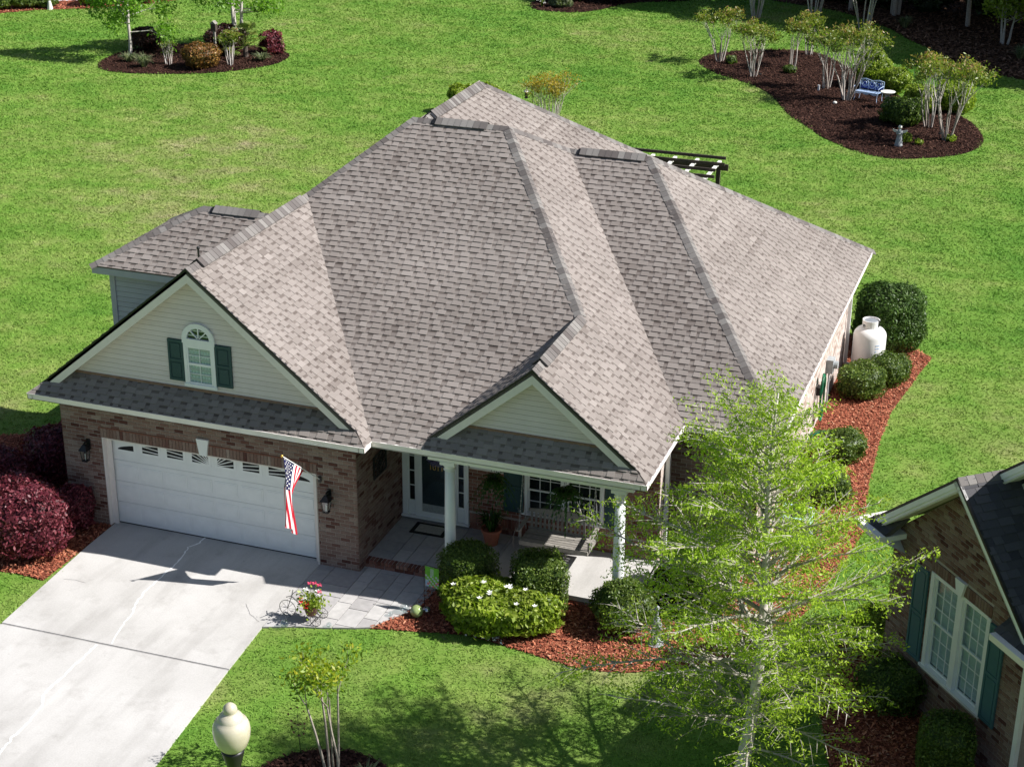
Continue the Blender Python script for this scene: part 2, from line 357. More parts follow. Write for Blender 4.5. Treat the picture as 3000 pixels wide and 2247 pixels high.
# ---------------------------------------------------------------- ground outlines (metres; x along the house front, y to the back)
DRIVE = [(.05, .26), (4.90, .26), (4.90, -2.5), (5.02, -4.0), (5.24, -7.05), (5.5, -10.5), (.5, -10.5), (.2, -4.2), (.05, -1.0)]
WALK = [(4.90, .02), (4.90, -2.55), (5.22, -2.42), (5.54, -2.3), (5.92, -2.2), (6.56, -1.98), (6.82, -1.86), (7.06, -1.44), (7.27, -1.1), (7.41, -.8), (7.46, -.22), (7.48, .36), (5.76, .36), (5.76, .02)]
BED_F = [(6.80, -1.88), (7.65, -1.67), (8.64, -1.46), (9.36, -1.55), (10.28, -1.71), (10.98, -1.82), (11.71, -1.69), (12.45, -1.33), (13.1, -.9), (13.8, -.3), (14.5, 1.6), (14.89, 3.93), (15.04, 5.24), (14.81, 7.54), (14.72, 9.78), (14.74, 11.66), (15.08, 14.29), (15.28, 15.6), (14.9, 15.95), (14.2, 16.6), (13.0, 16.6), (13.0, .3), (7.3, .4), (7.3, -1.1), (7.06, -1.44)]
BED_L = [(-6.5, -2.75), (-1.05, -2.45), (-.67, -2.40), (-.01, -2.46), (.04, -.9), (.02, .1), (-.9, .1), (-.9, 4.0), (-3.6, 3.6), (-6.5, 2.2)]
BED_N = [(15.2, .55), (15.9, 1.4), (16.4, 2.0), (17.2, 1.4), (20.6, -2.6), (20.0, -7.5), (17.2, -7.8), (16.2, -5.6), (15.75, -3.2), (15.2, -1.2)]
ISL_L = [(-24.17, 37.51), (-23.16, 36.74), (-21.53, 36.86), (-20.09, 37.36), (-18.73, 38.03), (-17.4, 39.42), (-16.74, 40.86), (-16.86, 42.34), (-17.31, 43.11), (-18.28, 43.77), (-19.8, 44.0), (-22.01, 43.63), (-23.44, 42.9), (-24.64, 41.2), (-24.68, 39.2)]
ISL_R = [(.99, 48.0), (.93, 49.45), (1.51, 50.71), (2.77, 51.77), (4.49, 52.45), (5.81, 52.4), (6.92, 50.78), (7.94, 49.29), (9.15, 47.25), (9.97, 45.65), (10.75, 44.51), (11.89, 44.0), (13.25, 42.5), (13.87, 41.56), (14.4, 39.94), (14.62, 38.72), (14.58, 37.86), (14.3, 36.92), (13.68, 35.98), (12.77, 35.38), (11.84, 34.87), (10.98, 34.94), (10.03, 35.49), (9.33, 36.26), (8.63, 37.01), (7.77, 38.46), (6.92, 39.7), (6.37, 40.87), (5.72, 42.57), (4.7, 44.28), (3.43, 45.37), (2.18, 46.31)]
BED_T = [(-10.46, 57.79), (-10.9, 59.2), (-10.6, 61.5), (-8.5, 64.5), (-4.0, 66.5), (-1.0, 65.5), (-3.31, 62.51), (-5.17, 61.56), (-6.09, 60.56), (-6.73, 58.66), (-7.34, 57.72), (-8.06, 57.23), (-8.95, 57.18), (-9.8, 57.24)]
BED_TL = [(-35.68, 45.81), (-34.77, 46.95), (-33.83, 47.92), (-32.07, 48.82), (-30.46, 50.27), (-28.91, 52.33), (-28.3, 54.8), (-26.5, 57.5), (-24.8, 59.6), (-26.5, 61.5), (-32, 57), (-37.5, 50.5), (-40, 46.0), (-39.5, 43.4)]
PINE = [(8.36, 59.05), (9.2, 57.2), (10.3, 55.6), (11.35, 54.08), (12.37, 51.76), (13.42, 50.3), (14.28, 50.52), (15.6, 49.7), (18.5, 49.5), (24, 56), (26, 78), (8, 88), (-6, 82), (-2.69, 67.89), (1.07, 64.4), (4.85, 63.25), (7.36, 60.2)]
CIRC = [(8.17+1.35*math.cos(a), -6.9+1.36*math.sin(a)) for a in np.linspace(0, 2*PI, 28)[:-1]]
def inside(P, poly):
    x, y = P[:, 0], P[:, 1]; r = np.zeros(len(P), bool); k = len(poly)
    for i in range(k):
        x1, y1 = poly[i]; x2, y2 = poly[(i+1) % k]
        if y1 == y2: continue
        c = ((y1 > y) != (y2 > y)) & (x < (x2-x1)*(y-y1)/(y2-y1)+x1); r ^= c
    return r
def smooth_poly(P, it=2):
    for _ in range(it):
        Q = []
        for i in range(len(P)):
            a = P[i]; b = P[(i+1) % len(P)]
            Q += [(a[0]*.75+b[0]*.25, a[1]*.75+b[1]*.25), (a[0]*.25+b[0]*.75, a[1]*.25+b[1]*.75)]
        P = Q
    return P
ISL_L, ISL_R, BED_T, BED_TL, PINE = [smooth_poly(q) for q in (ISL_L, ISL_R, BED_T, BED_TL, PINE)]
def sheet(name, poly, z, mat, kind='structure'):
    import bmesh
    bm = bmesh.new(); f = bm.faces.new([bm.verts.new((x, y, z)) for x, y in poly]); bmesh.ops.triangulate(bm, faces=[f])
    for f in bm.faces:
        if f.normal.z < 0: f.normal_flip()
    me = bpy.data.meshes.new(name); bm.to_mesh(me); bm.free(); me.materials.append(MT[mat])
    o = bpy.data.objects.new(name, me); COL.objects.link(o); return tag(o, kind=kind)
g = MB().box(-400, 400, -300, 600, -1, 0).build('lawn', 'lawn'); tag(g, kind='structure')
for nm, poly, mt, z in (('mulch_bed_front', BED_F, 'mulch_red', .012), ('mulch_bed_garage_side', BED_L, 'mulch_red', .012), ('mulch_bed_neighbour', BED_N, 'mulch_red', .012), ('mulch_island_left', ISL_L, 'mulch_dark', .012),
                        ('mulch_island_right', ISL_R, 'mulch_dark', .012), ('mulch_bed_back', BED_T, 'mulch_dark', .012), ('mulch_bed_back_left', BED_TL, 'mulch_red', .012), ('pine_straw_ground', PINE, 'straw', .012), ('mulch_ring_front', CIRC, 'mulch_dark', .012)):
    sheet(nm, poly, z, mt)

# wood chips and straw lying on the beds (uncountable)
def chips(name, poly, mat, dens, L, zmax=.045, lim=None, tp=1.0):
    P = np.array(poly); lo, hi = P.min(0), P.max(0); n = int((hi-lo).prod()*dens)
    Q = RNG.uniform(lo, hi, (n, 2)); k = inside(Q+RNG.normal(0, .022, Q.shape), poly)
    if lim is not None: k &= lim(Q)
    Q = Q[k]; n = len(Q)
    a = RNG.uniform(0, PI, n); l = L*RNG.uniform(.5, 1.4, n); w = l*RNG.uniform(.25, .5, n); z = RNG.uniform(.014, zmax, n)
    tilt = RNG.normal(0, .28, (n, 2)); u = np.stack([np.cos(a), np.sin(a), tilt[:, 0]], 1)*l[:, None]/2; v = np.stack([-np.sin(a), np.cos(a), tilt[:, 1]], 1)*w[:, None]/2
    c = np.stack([Q[:, 0], Q[:, 1], z+np.abs(u[:, 2])+np.abs(v[:, 2])], 1)
    V = np.stack([c-u-v, c+u-v, c+u+v, c-u+v], 1)
    tag(MB().quads(V, RNG.beta(2, 2.4, n)**tp).build(name, mat), kind='stuff')
chips('wood_chips_front', BED_F, 'mulch_red', 1150, .05)
chips('wood_chips_garage_side', BED_L, 'mulch_red', 900, .055)
chips('wood_chips_neighbour', BED_N, 'mulch_red', 700, .055)
chips('bark_chips_island_left', ISL_L, 'mulch_dark', 420, .07)
chips('bark_chips_island_right', ISL_R, 'mulch_dark', 420, .07)
chips('bark_chips_back', BED_T, 'mulch_dark', 150, .10)
chips('bark_chips_ring', CIRC, 'mulch_dark', 700, .07)
chips('wood_chips_back_left', BED_TL, 'mulch_red', 120, .10)
chips('pine_needles', PINE, 'straw', 120, .13)

# grass blades
TRAP = [(-58, 63), (20, 96), (24.5, -4.0), (-1, -14)]
def grow_grass():
    n = 3300000
    Q = np.stack([RNG.uniform(-58, 25, n), RNG.uniform(-14, 96, n)], 1)
    d2 = (Q[:, 0]-CAMP[0])**2+(Q[:, 1]-CAMP[1])**2+CAMP[2]**2
    k = RNG.uniform(0, 1, n) < (30**2/d2)**.85
    Q = Q[k]; Q = Q[inside(Q, TRAP)]
    bad = np.zeros(len(Q), bool)
    for poly in (DRIVE, WALK, BED_F, BED_L, BED_N, ISL_L, ISL_R, BED_T, BED_TL, PINE, CIRC): bad |= inside(Q+RNG.normal(0, .03, Q.shape)*(1 if poly is not DRIVE else .5), poly)
    bad |= inside(Q, [(-.95, -.05), (13.1, -.05), (13.1, 17.5), (-.9, 17.5), (-.9, 10.4), (-4.1, 10.4), (-4.1, 7), (-.95, 7)])
    Q = Q[~bad]; n = len(Q)
    dist = np.sqrt((Q[:, 0]-CAMP[0])**2+(Q[:, 1]-CAMP[1])**2+CAMP[2]**2)
    mb = MB()
    for j in range(2):
        a = RNG.uniform(0, 2*PI, n); h = .036*(dist/30)**.55*RNG.uniform(.5, 1.35, n); w = .011*(dist/30)*RNG.uniform(.7, 1.5, n)
        off = RNG.normal(0, .045, (n, 2))*(dist/30)[:, None]; lean = RNG.normal(0, .95, (n, 2))*h[:, None]
        b = np.stack([Q[:, 0]+off[:, 0], Q[:, 1]+off[:, 1], np.zeros(n)], 1)
        s_ = np.stack([np.cos(a)*w, np.sin(a)*w, np.zeros(n)], 1)
        tip = b+np.stack([lean[:, 0], lean[:, 1], h], 1)
        mb.tris(np.stack([b-s_, b+s_, tip], 1), RNG.beta(2, 2, n))
    return mb
tag(grow_grass().build('grass_blades', 'blade'), kind='stuff')

# ---------------------------------------------------------------- driveway, walk, porch floor
def slab(name, poly, z0, z1, mat, bev=0):
    o = MB().prism([(x, y, z0) for x, y in poly], (0, 0, z1-z0)).build(name, mat); return tag(o, kind='structure')
slab('driveway', [(.05, .26), (4.885, .26), (4.885, -2.5), (4.99, -4.045), (.185, -4.105), (.05, -1)], -.1, .03, 'concrete')
slab('driveway_lower', [(.185, -4.155), (4.995, -4.095), (5.24, -7.05), (5.5, -10.5), (.5, -10.5)], -.1, .03, 'concrete')
sheet('driveway_joint', [(.19, -4.22), (5.0, -4.16), (5.0, -4.0), (.19, -4.06)], .018, 'joint')
def ribbon(name, pts, w, z, mat):
    V = []; F = []
    P = []
    for i in range(len(pts)-1):
        for k in range(6):
            t = k/6; P.append((pts[i][0]*(1-t)+pts[i+1][0]*t+random.gauss(0, .012), pts[i][1]*(1-t)+pts[i+1][1]*t))
    P.append(pts[-1])
    for i, q in enumerate(P):
        a = P[max(i-1, 0)]; b = P[min(i+1, len(P)-1)]; d = Vector((b[0]-a[0], b[1]-a[1])).normalized(); ww = w*random.uniform(.6, 1.4)/2
        V += [(q[0]-d.y*ww, q[1]+d.x*ww, z), (q[0]+d.y*ww, q[1]-d.x*ww, z)]
    F = [(2*i, 2*i+1, 2*i+3, 2*i+2) for i in range(len(P)-1)]
    return tag(MB().add(V, F).build(name, mat), kind='structure')
ribbon('crack_sealant', [(2.15, .2), (2.15, -.06), (2.03, -.3), (2.1, -.54), (2.15, -1.13), (2.13, -1.3), (2.14, -1.66), (2.12, -2.12), (2.21, -2.65), (2.31, -2.92), (2.38, -3.37), (2.54, -4.04)], .032, .034, 'sealant')
ribbon('crack_sealant_lower', [(2.3, -4.17), (2.3, -4.51), (2.29, -4.9), (2.31, -5.33), (2.28, -5.78), (2.34, -5.96), (2.45, -6.13), (2.56, -6.66), (2.56, -7.02), (2.57, -7.3), (2.61, -7.61), (2.7, -8.6)], .04, .034, 'sealant')
ribbon('hairline_crack', [(.35, -2.3), (.6, -2.25), (.85, -2.28)], .008, .034, 'joint')
ribbon('hairline_crack_right', [(4.2, -1.9), (4.45, -2.2), (4.75, -2.4)], .008, .034, 'joint')
def stones(parent, poly, z, mat='paver', seed=3):
    """ashlar stamped stones, every stone its own piece"""
    rnd = random.Random(seed); P = np.array(poly); x0, y0 = P.min(0); x1, y1 = P.max(0)
    tri = []
    import bmesh
    bm = bmesh.new(); f = bm.faces.new([bm.verts.new((x, y, 0)) for x, y in poly]); bmesh.ops.triangulate(bm, faces=[f])
    tri = [[(v.co.x, v.co.y) for v in f.verts] for f in bm.faces]; bm.free()
    ca, sa = math.cos(.0), math.sin(.0)
    x = x0-.1; ci = 0
    while x < x1:
        w = rnd.choice((.42, .62, .42, .30)); y = y0-rnd.uniform(.1, .7)
        while y < y1:
            l = rnd.choice((.42, .62, .85, .62)); r = [(x+.008, y+.008), (x+w-.008, y+.008), (x+w-.008, y+l-.008), (x+.008, y+l-.008)]
            tone = rnd.random(); mb = MB(); ok = False
            for t3 in tri:
                c = clip_convex(r, list(t3))
                if c: mb.prism([(a, b, z-.02) for a, b in c], (0, 0, .02+rnd.uniform(0, .002)), tone); ok = True
            if ok: mb.build('paving_stone', mat, parent)
            y += l
        x += w
wk = slab('stamped_walkway', WALK, -.1, .022, 'joint'); stones(wk, WALK, .036, seed=5)
PF = [(5.765, .33), (10.75, .33), (11.33, .33), (11.33, 2.2), (5.765, 2.2)]
pf = slab('porch_floor', PF, -.1, .182, 'joint')
stones(pf, [(5.77, .40), (8.3, .40), (8.3, 2.2), (5.77, 2.2)], .2, seed=8)
o = MB().box(8.31, 11.33, .31, 2.2, .10, .199).build('porch_slab', 'concrete', pf)
for i in range(24):                                             # rowlock bricks along the porch edge
    x = 5.55+i*.083 if i < 24 else 0
    o = MB().prism([(x, .22, .12), (x+.066, .22, .12), (x+.066, .22, .195), (x, .22, .195)], (0, .185, 0), random.random()).build('brick', 'redbrick', pf)
for k in range(2):
    for i in range(9):
        x = 5.56+i*.215+(.1 if k else 0)
        MB().box(x, x+.2, .235, .33, .035+k*.0+0 if k == 0 else .035, .105, random.random()).build('brick', 'redbrick', pf) if k == 0 else None
MB().box(5.5, 7.55, .25, .40, 0, .19).build('mortar_bed', 'mortar', pf)
for i in range(14):
    x = 8.25+i*.215
    MB().box(x, min(x+.2, 11.33), .30, .33, .03, .09, random.random()).build('brick', 'redbrick', pf)

# ---------------------------------------------------------------- the brick house
XL, XG, XP, XR, ZE = -1.352, 6.172, 11.657, 13.578, 3.055
S1, SF, SL = .82, .594, .8136
YG, YP, YW = -.494, -.153, 2.63
XM, ZG = 2.425, 6.128
YJ = YP+(ZG-ZE)/SF
ZR, YR, XR1, XR2 = 7.44, 7.229, 4.038, 6.31
XPG, ZPG, YPJ = 9.359, 4.939, 3.019
Z2, Y2, X2L, X2R = 6.659, 8.697, 7.262, 9.183
YB2 = 14.77; A3 = (4.316, 10.87, 7.47); C3 = (9.70, 17.97, ZE); YBK = 17.97
RK, RKP = -.257, .03      # y of the two rakes
house = thing('brick_house', 'one storey brick house with hipped brown shingle roof, white garage door and columned porch', 'house')

deck = MB(); planes = []
def rp(pts, u, coarse=False, seed=0, vis=True): planes.append((pts, u, coarse, seed, vis))
rp([(XG, YP, ZE), (XPG-2.298, YP, ZE), (XPG, YPJ, ZPG), (XR2, YR, ZR), (XR1, YR, ZR), (XM, YJ, ZG)], (1, 0, 0), seed=1)
rp([(XG, YG, ZE), (XG, YP, ZE), (XM, YJ, ZG), (XM, RK, ZG), (XG-.25, RK, ZE+.25*S1)], (0, 1, 0), seed=2)
rp([(XP, YP, ZE), (XP, YW, ZE), (X2L, Y2, Z2), (XR2, YR, ZR), (XPG, YPJ, ZPG), (XPG, RKP, ZPG), (XP-.22, RKP, ZE+.22*S1)], (0, 1, 0), seed=3)
rp([(XP, YW, ZE), (XR, YW, ZE), (X2R, Y2, Z2), (X2L, Y2, Z2)], (1, 0, 0), seed=4)
rp([(XR, YW, ZE), (XR, YB2, ZE), (X2R, Y2, Z2)], (0, 1, 0), seed=5)
rp([A3, (4.316, YR, 7.47), (C3[0], YR, ZE), C3], (0, 1, 0), seed=6)
DX0, DXE, DY0, DY1, DZE, DZR = -1.28, 1.04, 2.05, 5.49, 5.0, 5.99
rp([(DX0, DY0, DZE), (DXE, DY0, DZE), (2.25, 3.77, DZR), (.57, 3.77, DZR)], (1, 0, 0), seed=7)
rp([(DX0, DY1, DZE), (DX0, DY0, DZE), (.57, 3.77, DZR)], (0, -1, 0), False, 8)
rp([(DXE, DY1, DZE), (DX0, DY1, DZE), (.57, 3.77, DZR), (2.25, 3.77, DZR)], (-1, 0, 0), True, 9)
rp([(XL, YJ, ZE), (XL, YG, ZE), (XL+.2, RK, ZE+.2*SL), (XM, RK, ZG), (XM, YJ, ZG)], (0, -1, 0), True, 10)
rp([(XL, YBK, ZE), (XL, YJ, ZE), (XM, YJ, ZG), (XR1, YR, ZR), A3], (0, -1, 0), True, 10)
rp([(C3[0], YBK, ZE), (XL, YBK, ZE), A3], (-1, 0, 0), True, 11)
rp([(XR, YB2, ZE), (C3[0]-.8, YB2, ZE), (X2L, Y2, Z2), (X2R, Y2, Z2)], (-1, 0, 0), True, 12)
rp([(XPG-2.298, YP, ZE), (XPG-2.07, RKP, ZE+.228*S1), (XPG, RKP, ZPG), (XPG, YPJ, ZPG)], (0, -1, 0), False, 13)
# low skirt roofs in front of both gables
rp([(XL, YG, ZE), (XG, YG, ZE), (XG-.60, 0, 3.51), (XL+.60, 0, 3.51)], (1, 0, 0), seed=14)
rp([(XPG-2.298, YP-.004, ZE), (XP, YP-.004, ZE), (XP-.60, .27, 3.51), (XPG-1.70, .27, 3.51)], (1, 0, 0), seed=15)
roof = None; sh = []
for pts, u, coarse, seed, vis in planes:
    P = np.array(pts, float); u = np.array(u, float); O = P[0]
    nn = np.zeros(3)
    for i in range(1, len(P)-1): nn += np.cross(P[i]-P[0], P[i+1]-P[0])
    nn /= np.linalg.norm(nn)
    if nn[2] < 0: nn = -nn
    v = np.cross(nn, u); v /= np.linalg.norm(v)
    if v[2] < 0: v = -v
    O = O-v*((O[2]-ZE)/v[2])
    pl = Pl(O, u, v, nn); Q = [((q-O)@pl.u, (q-O)@pl.v) for q in P]
    conv = Q if area2(Q) > 0 else Q[::-1]
    deck.prism([pl.P(a, b, -.012) for a, b in conv], -nn*.07)
    # is the outline convex?  split reflex outlines into a triangle fan otherwise
    def convex(C_): return all(((C_[(i+1) % len(C_)][0]-C_[i][0])*(C_[(i+2) % len(C_)][1]-C_[(i+1) % len(C_)][1])-(C_[(i+1) % len(C_)][1]-C_[i][1])*(C_[(i+2) % len(C_)][0]-C_[(i+1) % len(C_)][0])) > -1e-3 for i in range(len(C_)))
    if convex(conv): parts = [conv]
    else:
        from mathutils.geometry import tessellate_polygon
        parts = [[conv[i] for i in t3] for t3 in tessellate_polygon([[Vector((a, b, 0)) for a, b in conv]])]
        parts = [q if area2(q) > 0 else q[::-1] for q in parts]
    umin = min(a for a, b in conv); umax = max(a for a, b in conv); vmax = max(b for a, b in conv)
    e = .143 if not coarse else .286; row = 0; v0 = -.06
    rnd = random.Random(100+seed)
    while v0 < vmax:
        rr = random.Random(seed*1000+row); x = umin-1+rr.uniform(0, .5); tooth = rr.random() < .5
        band = rr.gauss(0, .05)
        while x < umax:
            w = rr.uniform(.11, .24) if not coarse else rr.uniform(.3, .6)
            if not tooth: w *= rr.uniform(.35, .9)
            vo = .022*math.sin(x*.62+v0*.23+seed)+.010*math.sin(x*1.7+v0*.9)
            big = .5+.5*math.sin(x*.45+math.sin(v0*.7+seed)*2)*math.sin(v0*.8+1.3*seed+x*.12)
            tone = min(1, max(0, .60+.20*(big-.5)+rr.gauss(0, .085)+band*.8+(.03 if tooth else -.01)))
            rect = [(x, v0+vo), (x+w, v0+vo), (x+w, v0+e+vo), (x, v0+e+vo)]
            for cv in parts:
                c = clip_convex(rect, cv)
                if not c: continue
                if tooth or coarse: sh.append(tile_piece(pl, c, v0+vo, e, .002, .019, -.014, tone))
                else:
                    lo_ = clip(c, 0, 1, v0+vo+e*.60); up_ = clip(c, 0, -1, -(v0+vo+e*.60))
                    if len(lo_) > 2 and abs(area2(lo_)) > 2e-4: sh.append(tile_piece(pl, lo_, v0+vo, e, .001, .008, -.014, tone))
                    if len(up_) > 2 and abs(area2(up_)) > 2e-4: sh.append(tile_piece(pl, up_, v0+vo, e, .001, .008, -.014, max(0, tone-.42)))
            x += w; tooth = not tooth
        v0 += e; row += 1
roof = deck.build('roof', 'deck', house)
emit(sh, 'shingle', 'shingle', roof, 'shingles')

# ridge and hip caps, ridge vents
def caps(a, b, na, nb, step=.15, wid=.135, lift=0, t0=0, t1=1):
    a = Vector(a); b = Vector(b); L = (b-a).length; d = (b-a)/L
    na = Vector(na).normalized(); nb = Vector(nb).normalized()
    sa = d.cross(na).normalized(); sb = d.cross(nb).normalized(); dn = Vector((0, 0, -1))
    # flank directions run down their own slopes
    def flank(n):
        s = d.cross(n).normalized()
        other = nb if n is na else na
        return s if s.dot(other) < 0 else -s
    sa, sb = flank(na), flank(nb); upn = (na+nb).normalized(); pos = 0
    out = []
    while pos < L-.02:
        tcur = pos/L
        if t0 <= tcur <= t1:
            q0 = a+d*(pos-.01); q1 = a+d*min(L, pos+step+.01); h0 = .020+lift; h1 = .012+lift
            V = []
            for q, h in ((q0, h0), (q1, h1)):
                V += [q+sa*wid+na*(h*1.0-.002 if not lift else h-.012), q+upn*(h+.012), q+sb*wid+nb*(h*1.0-.002 if not lift else h-.012)]
            V2 = [v-upn*(.018) for v in V]
            out.append((np.array([tuple(v) for v in V+V2]), [(0, 1, 4, 3), (1, 2, 5, 4), (0, 6, 7, 1), (1, 7, 8, 2), (0, 3, 9, 6), (2, 8, 11, 5)], random.random()))
        pos += step
    return out
nF = (0, -SF, 1); nR = (S1, 0, 1); nL = (-SL, 0, 1); nB = (0, SF, 1)
cp = []
def hipcap(lo, hi, na, nb, **k): cp.extend(caps(lo, hi, na, nb, **k))
hipcap((XM, YJ, ZG), (XR1, YR, ZR), nF, nL); hipcap((XPG, YPJ, ZPG), (XR2, YR, ZR), nF, nR)
hipcap((XR, YW, ZE), (X2R, Y2, Z2), nF, nR); hipcap((XR, YB2, ZE), (X2R, Y2, Z2), nB, nR)
hipcap((X2L, Y2, Z2), (XR2, YR, ZR), nB, nR); hipcap(C3, A3, (0, .63, 1), nR)
hipcap((DX0, DY0, DZE), (.57, 3.77, DZR), nF, (-.54, 0, 1)); hipcap((DX0, DY1, DZE), (.57, 3.77, DZR), nB, (-.54, 0, 1))
hipcap((XL, YBK, ZE), A3, (0, .63, 1), nL, step=.3)
def ridge(a, b, na, nb, v0, v1):
    cp.extend(caps(a, b, na, nb, t1=v0)); cp.extend(caps(a, b, na, nb, t0=v1)); cp.extend(caps(a, b, na, nb, t0=v0, t1=v1, lift=.048, wid=.165))
    A = Vector(a).lerp(Vector(b), v0); B = Vector(a).lerp(Vector(b), v1); d = (B-A).normalized(); vent = MB()
    for n_, sgn in ((na, 1), (nb, -1)):
        n_ = Vector(n_).normalized(); s = d.cross(n_).normalized(); s = s if s.z < 0 else -s
        vent.prism([A+n_*.01, A+s*.15+n_*.01, A+s*.15+n_*.043, A+n_*.048], B-A)
    vent.build('ridge_vent', 'black', house)
ridge((XM, RK, ZG), (XM, YJ, ZG), nR, nL, .08, .93)
ridge((XR1, YR, ZR), (XR2, YR, ZR), nF, nB, .22, .76)
ridge((4.316, YR+.1, 7.47), A3, nR, nL, .05, .93)
ridge((X2L, Y2, Z2), (X2R, Y2, Z2), nF, nB, .12, .86)
ridge((XPG, RKP, ZPG), (XPG, YPJ, ZPG), nR, (-S1, 0, 1), .14, .95)
ridge((.57, 3.77, DZR), (2.2, 3.77, DZR), nF, nB, .14, .80)
emit(cp, 'ridge_cap', 'cap', roof, 'ridge_caps', limit=300)
vp = MB().tube([(XM-.02, .3, ZG+.05), (XM-.02, .3, ZG+.22)], .02); vp.sphere((XM-.02, .3, ZG+.25), .035); vp.build('vent_pipe', 'black', house)

# gutters
def gutter(p, q, inward, m0=0, m1=0):
    p = Vector(p); q = Vector(q); d = (q-p).normalized(); i = Vector(inward); mb = MB(); w = .125; h = .125
    a = p-d*m0; b = q+d*m1
    for x0, x1, z0, z1 in ((0, .012, -h, 0), (0, w, -h, -h+.012), (w-.012, w, -h, .005), (-.012, .012, -.018, 0.003)):
        mb.prism([a+i*x0+Vector((0, 0, z0)), a+i*x1+Vector((0, 0, z0)), a+i*x1+Vector((0, 0, z1)), a+i*x0+Vector((0, 0, z1))], b-a)
    L = (q-p).length; k = 0.5
    while k < L:
        c = p+d*k; mb.prism([c+i*0+Vector((0, 0, -.002)), c+i*(w+.03)+Vector((0, 0, .012)), c+i*(w+.03)+Vector((0, 0, .018)), c+Vector((0, 0, .004))], d*.03); k += .62
    return mb.build('gutter', 'gutter', house)
zg = ZE+.01
gutter((XL, YG, zg), (XG, YG, zg), (0, 1, 0)); gutter((XL, YG, zg), (XL, YJ+6, zg), (1, 0, 0)); gutter((XG, YG, zg), (XG, YP, zg), (-1, 0, 0), 0, .0)
gutter((XG, YP, zg), (XP, YP, zg), (0, 1, 0), .0); gutter((XP, YP, zg), (XP, YW, zg), (-1, 0, 0)); gutter((XP, YW, zg), (XR, YW, zg), (0, 1, 0)); gutter((XR, YW, zg), (XR, YB2, zg), (-1, 0, 0))
# soffits + fascia
so_ = MB()
zs = ZE-.135
so_.box(XL+.13, XG-.13, YG+.13, .0, zs, zs+.02); so_.box(XL+.13, -.94, 0, 17.6, zs, zs+.02); so_.box(5.76, XP-.13, YP+.13, 2.25, zs-.001, zs+.019)
so_.box(XP-.6, XP-.13, 2.25, YW+.5, zs, zs+.02); so_.box(11.2, XR-.13, YW+.13, 3.0, zs-.003, zs+.017); so_.box(13.12, XR-.13, 3.0, YB2-.1, zs, zs+.02)
so_.build('soffit', 'soffit', house)
fa = MB()
fa.box(XL+.125, XG-.125, YG+.125, YG+.15, zs-.0, ZE); fa.box(XG-.15, XP-.125, YP+.125, YP+.15, zs, ZE); fa.box(XP-.15, XP-.125, YP+.15, YW+.125, zs, ZE)
fa.box(XR-.15, XR-.125, YW+.15, YB2, zs, ZE); fa.box(XP-.125, XR-.15, YW+.125, YW+.15, zs, ZE)
fa.build('fascia', 'white', house)

# brick walls
def brick_wall(parent, pl, polys, openings=(), mat='brick', bw=.200, bh=.068, j=.014, limit=300, tonef=None, rows=None, mw=None, collect=None):
    """polys: convex outlines in plane coordinates; openings: rectangles left out"""
    out = [] if collect is None else collect
    vmin = min(b for q in polys for a, b in q); vmax = max(b for q in polys for a, b in q); umin = min(a for q in polys for a, b in q); umax = max(a for q in polys for a, b in q)
    k = 0; v = vmin
    while v < vmax:
        u = umin-(.0 if k % 2 else (bw+j)/2)
        while u < umax:
            r = [[u, u+bw, v, v+bh]]
            for (a0, a1, b0, b1) in openings:
                nr = []
                for (x0, x1, y0, y1) in r:
                    if y1 <= b0+.02 or y0 >= b1-.02 or x1 <= a0 or x0 >= a1: nr.append([x0, x1, y0, y1])
                    else:
                        if x0 < a0-.02: nr.append([x0, a0, y0, y1])
                        if x1 > a1+.02: nr.append([a1, x1, y0, y1])
                r = nr
            for (x0, x1, y0, y1) in r:
                for cv in polys:
                    c = clip_convex([(x0, y0), (x1, y0), (x1, y1), (x0, y1)], cv)
                    if c:
                        tone = min(1, max(0, random.gauss(.58, .17) if random.random() > .14 else random.gauss(.1, .08)))
                        d = .007+random.uniform(-.002, .003); T = [pl.P(a, b, d) for a, b in c]; B = [pl.P(a, b, -.01) for a, b in c]; n_ = len(c)
                        out.append((np.array(T+B), [tuple(range(n_))]+[(i, i+n_, (i+1) % n_+n_, (i+1) % n_) for i in range(n_)], tone))
            u += bw+j
        v += bh+j; k += 1
    return out
def soldier(pl, u0, u1, v0, v1, out, w=.067, j=.01, dep=.016, lean=0):
    u = u0
    while u+w <= u1+.01:
        c = [(u, v0), (u+w, v0), (u+w, v1), (u, v1)]
        T = [pl.P(a, b, dep) for a, b in c]; B = [pl.P(a, b, -.01) for a, b in c]
        out.append((np.array(T+B), [(0, 1, 2, 3)]+[(i, i+4, (i+1) % 4+4, (i+1) % 4) for i in range(4)], min(1, max(0, random.gauss(.55, .18))))); u += w+j
X, Y, Z = (1, 0, 0), (0, 1, 0), (0, 0, 1)
wt = 2.95
front = Pl((0, 0, 0), X, Z, (0, -1, 0)); side = Pl((5.76, 0, 0), Y, Z, X); back = Pl((0, 2.2, 0), X, Z, (0, -1, 0))
pr = Pl((11.33, 2.2, 0), Y, Z, X); wing = Pl((0, 3.05, 0), X, Z, (0, -1, 0)); rside = Pl((13.12, 3.05, 0), Y, Z, X); lside = Pl((-.94, 0, 0), (0, -1, 0), Z, (-1, 0, 0))
DZ = 2.07
